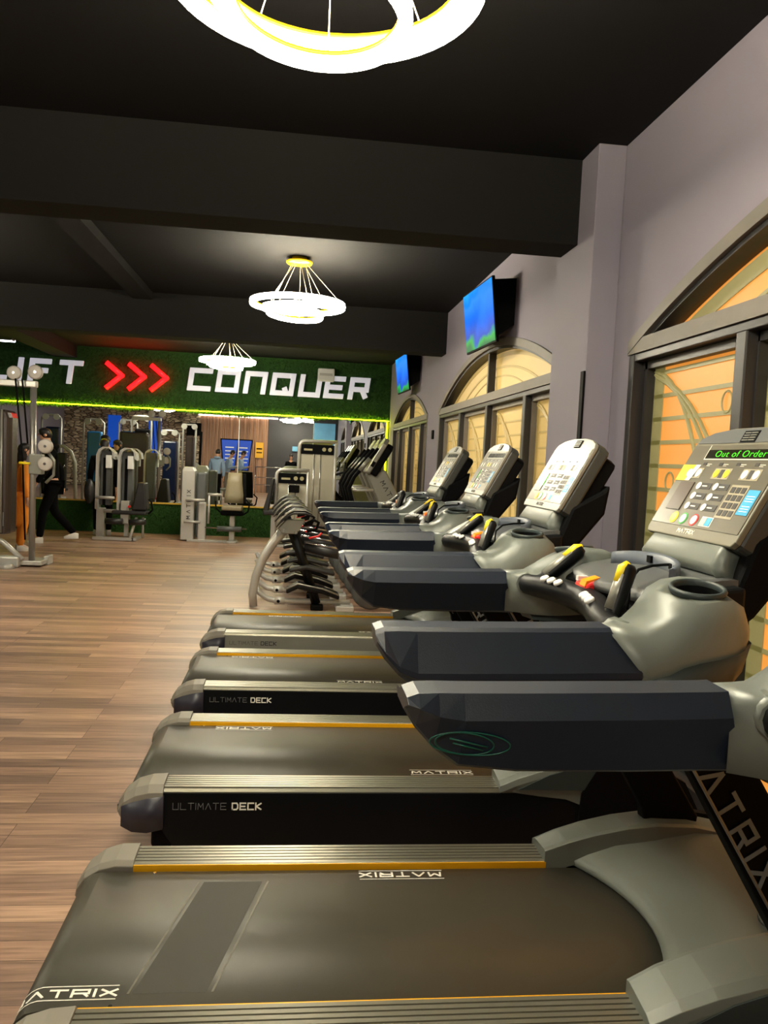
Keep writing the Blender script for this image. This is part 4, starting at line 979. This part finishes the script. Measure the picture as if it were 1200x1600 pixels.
tag(MB().box((-.55, YR+.0, 1.55), (-.05, YR+.04, 1.72)).build('small_screen', M_cyanp), 'small cyan screen in the dark corner seen in the mirror', 'screen')
t = thing('wall_television', 'small dark television on the stone wall seen in the mirror', 'television', (-3.55, YR+.12, 2.15))
MB().box((-.25, 0, -.22), (.25, .05, .22)).build('bezel', M_black, t)
t = thing('rope_fence', 'low chrome barrier by the entrance, seen in the mirror', 'barrier', (-1.2, -1.0, 0))
MB().tube([(-.5, 0, .95), (.6, 0, .95)], .018, 8).tube([(-.5, 0, .6), (.6, 0, .6)], .012, 8).tube([(-.5, 0, .35), (.6, 0, .35)], .012, 8).build('rail', M_chrome, t)
MB().tube([(-.5, 0, 0), (-.5, 0, .97)], .02, 8).build('post', M_chrome, t); MB().tube([(.6, 0, 0), (.6, 0, .97)], .02, 8).build('post', M_chrome, t)

# ------------------------------------------------------------------ people
def skin_mesh(name, verts, edges, m, parent, root=0, sub=1):
    """verts: (x,y,z,r[,r2])"""
    me = bpy.data.meshes.new(name); bm = bmesh.new(); sk = bm.verts.layers.skin.verify()
    vs = []
    for q in verts:
        v = bm.verts.new(q[:3]); v[sk].radius = (q[3], q[4] if len(q) > 4 else q[3]); vs.append(v)
    vs[root][sk].use_root = True
    for a, b in edges: bm.edges.new((vs[a], vs[b]))
    bm.to_mesh(me); bm.free(); me.materials.append(m)
    o = bpy.data.objects.new(name, me); COL.objects.link(o); o.parent = parent
    s = o.modifiers.new('skin', 'SKIN'); s.use_smooth_shade = True
    q = o.modifiers.new('subdivision', 'SUBSURF'); q.levels = sub; q.render_levels = sub
    return o
def person(label, loc, rz, H, top, legs_m, hip_w=1., stride=0., arm=('down', 'down'), head_turn=0., hood=False, shoes=M_shoe, long_hair=False, coat=False, bend=0., hairm=None):
    """figure facing local -y, feet at z=0, height H"""
    t = thing('person', label, 'person', loc, rz, None)
    h = H
    P = lambda x, y, z: (x*h, y*h, z*h)
    hipL, hipR = P(.055, 0, .50), P(-.055, 0, .50)
    kL, aL = P(.060, -.02-stride*.30, .275), P(.060, .0-stride*.50, .045+.0*stride)
    kR, aR = P(-.060, -.02+stride*.20, .275), P(-.060, .02+stride*.85, .045+.11*stride)
    lean = -bend*.12
    ch = P(0, lean*.6, .70); nk = P(0, lean, .845); hd = P(0, lean-.01-bend*.05, .90); hc = P(0, lean-.02-bend*.07, .955)
    V = [(*P(0, 0, .53), .080*h, .062*h), (*P(0, lean*.3, .61), .070*h, .055*h), (*ch, .090*h, .062*h), (*P(0, lean*.9, .80), .060*h, .048*h), (*nk, .028*h), (*hd, .036*h, .042*h), (*hc, .042*h, .050*h), (*P(0, lean-.02-bend*.07, .985), .024*h, .03*h)]
    E_ = [(0, 1), (1, 2), (2, 3), (3, 4), (4, 5), (5, 6), (6, 7)]
    def addv(p, r): V.append((*p, r*h)); return len(V)-1
    for hp, k, a, s in ((hipL, kL, aL, 1), (hipR, kR, aR, -1)):
        i = addv(hp, .050); j = addv(k, .033); l = addv(a, .020); f = addv((a[0]+s*.01*h, a[1]-.075*h, max(.015*h, a[2]-.03*h)), .018)
        E_ += [(0, i), (i, j), (j, l), (l, f)]
    armpts = []
    for s, mode in ((1, arm[0]), (-1, arm[1])):
        sh = P(s*.105, lean*.9, .800)
        if mode == 'down': el, wr = P(s*.135, .01+lean*.6, .635), P(s*.130, -.02+lean*.4, .500)
        elif mode == 'swing': el, wr = P(s*.14, -.08, .645), P(s*.12, -.15, .53)
        elif mode == 'back': el, wr = P(s*.14, .09, .645), P(s*.13, .10, .51)
        else: el, wr = P(s*.130, .0+lean, .640), P(s*.05, -.15+lean, .685)     # phone
        i = addv(sh, .034); j = addv(el, .024); l = addv(wr, .016)
        E_ += [(3, i), (i, j), (j, l)]
        d = (Vector(wr)-Vector(el)).normalized(); side = Vector((0, 1, 0)) if mode != 'phone' else Vector((1, 0, 0))
        pm = Vector(wr)+d*.035*h; pi_ = addv(pm, .015); E_.append((l, pi_))
        for q in range(4):
            o_ = side*(q-1.5)*.011*h; b0 = addv(pm+d*.012*h+o_, .0058); b1 = addv(pm+d*(.034+.004*(q in (1, 2)))*h+o_ + Vector((0, -.004*h, 0)), .005); b2 = addv(pm+d*(.050+.006*(q in (1, 2)))*h+o_*.9+Vector((0, -.010*h, 0)), .0042)
            E_ += [(pi_, b0), (b0, b1), (b1, b2)]
        th = addv(Vector(wr)+d*.022*h-side*.022*h, .0062); t2 = addv(Vector(wr)+d*.045*h-side*.026*h, .005); E_ += [(pi_, th), (th, t2)]
        armpts.append((sh, el, wr))
    skin_mesh('body', V, E_, M_skin, t, 0, 2)
    # face: nose, ears
    hv = Vector(hc)
    fc = MB().loft([[tuple(hv + Vector((a*h, b*h, c*h))) for a, b, c in ((-.007, -.050, -.018), (.007, -.050, -.018), (.004, -.050, .008), (-.004, -.050, .008))], [tuple(hv + Vector((a*h, b*h, c*h))) for a, b, c in ((-.003, -.062, -.016), (.003, -.062, -.016), (.001, -.053, .006), (-.001, -.053, .006))]])
    fc.build('nose', M_skin, t)
    eb = MB()
    for s in (-1, 1): eb.lathe([(.001, -.004*h), (.013*h, -.003*h), (.013*h, .003*h), (.001, .004*h)], 10, Matrix.Translation(hv+Vector((s*.044*h, 0, -.008*h))) @ Matrix.Rotation(PI/2, 4, 'Y'))
    eb.build('ear', M_skin, t)
    ey = MB()
    for s in (-1, 1): ey.lathe([(.001, -.003*h), (.006*h, 0), (.001, .003*h)], 8, Matrix.Translation(hv+Vector((s*.017*h, -.048*h, .0))) @ Matrix.Rotation(PI/2, 4, 'X'))
    ey.build('eye', M_hair, t)
    MB().box((hv.x-.013*h, hv.y-.049*h, hv.z-.034*h), (hv.x+.013*h, hv.y-.043*h, hv.z-.030*h)).build('mouth', mat('lips', (150, 85, 75), .5), t)
    # hair
    secs = []
    zz = [(-.030, .040, .015), (.0, .047, .012), (.025, .048, .004), (.040, .042, 0), (.052, .026, 0), (.058, .006, 0)]
    if long_hair: zz = [(-.13, .035, .03), (-.07, .045, .025)] + zz
    for z, r, oy in zz:
        secs.append([(hv.x+r*h*math.cos(a), hv.y+oy*h+r*1.12*h*math.sin(a), hv.z+z*h) for a in [2*PI*i/14 for i in range(14)]])
    MB().loft(secs).build('hair', hairm or M_hair, t)
    # clothing
    TV = [(*P(0, 0, .50), .092*h, .072*h), (*P(0, lean*.3, .61), .086*h, .070*h), (*ch, .102*h, .074*h), (*P(0, lean*.9, .795), .074*h, .060*h), (*P(0, lean, .835), .038*h)]
    TE = [(0, 1), (1, 2), (2, 3), (3, 4)]
    if coat: TV[0] = (*P(0, 0, .20), .115*h, .09*h)
    for sh, el, wr in armpts:
        n = len(TV); TV += [(*sh, .043*h), (*el, .034*h), (*wr, .025*h)]; TE += [(3, n), (n, n+1), (n+1, n+2)]
    skin_mesh('top', TV, TE, top, t, 0, 2)
    if hood:
        MB().lathe([(.040*h, -.02*h), (.062*h, 0), (.058*h, .022*h), (.045*h, .03*h)], 16, Matrix.Translation(Vector(nk)+Vector((0, .02*h, .0))) @ Matrix.Diagonal((1, 1.1, 1, 1))).build('hood', top, t)
    LV = [(*P(0, 0, .52), .085*h, .068*h)]; LE = []
    for hp, k, a in ((hipL, kL, aL), (hipR, kR, aR)):
        n = len(LV); LV += [(*hp, .058*h), (*k, .042*h), (*a, .032*h)]; LE += [(0, n), (n, n+1), (n+1, n+2)]
    skin_mesh('trousers', LV, LE, legs_m, t, 0, 2)
    for a in (aL, aR):
        b = Vector(a); s = MB()
        s.loft([[(b.x+x*h, b.y+y*h, b.z-.045*h+z*h) for x, z in ((-w, 0), (w, 0), (w*.9, hh), (-w*.9, hh))] for y, w, hh in ((.030, .022, .05), (-.01, .027, .055), (-.06, .028, .035), (-.095, .018, .018))])
        s.build('shoe', shoes, t, bevel=.004)
    return t
person('person in black hoodie and black trousers with white shoes, walking at the left', (-3.30, 11.6, 0), math.radians(-65), 1.56, M_cloth_b, M_cloth_b, stride=.22, arm=('swing', 'back'), hood=True, bend=.3)
person('person in orange top behind the cable machine column', (-3.39, 10.6, 0), math.radians(120), 1.34, M_cloth_o, M_cloth_o, arm=('down', 'down'), coat=True, long_hair=True)
person('black-haired person in black standing behind the leg curl machine', (-2.90, 12.85, 0), math.radians(200), 1.47, M_cloth_b, M_cloth_b, long_hair=True)
person('person in grey-blue hoodie and dark trousers seen from behind in the mirror', (-2.06, 4.6, 0), math.radians(10), 1.44, M_cloth_g, M_cloth_b, hood=True, bend=.4)
person('person in grey-blue jacket looking at a phone, seen in the mirror', (-1.95, 2.8, 0), math.radians(100), 1.44, M_cloth_g, M_cloth_t, arm=('phone', 'phone'), bend=.6)
person('person in a taupe tank top seen in the mirror at the left', (-3.95, 5.6, 0), math.radians(170), 1.48, M_cloth_t, M_cloth_b)
person('person in black standing in the dark corner seen in the mirror', (-.55, -1.9, 0), math.radians(180), 1.42, M_cloth_b, M_cloth_b)

# ------------------------------------------------------------------ scale the working units to metres
for o in list(scene.objects):
    if o.parent is None and o.type in ('MESH', 'EMPTY'):
        o.location = Vector(o.location)*SC; o.scale = (SC, SC, SC)
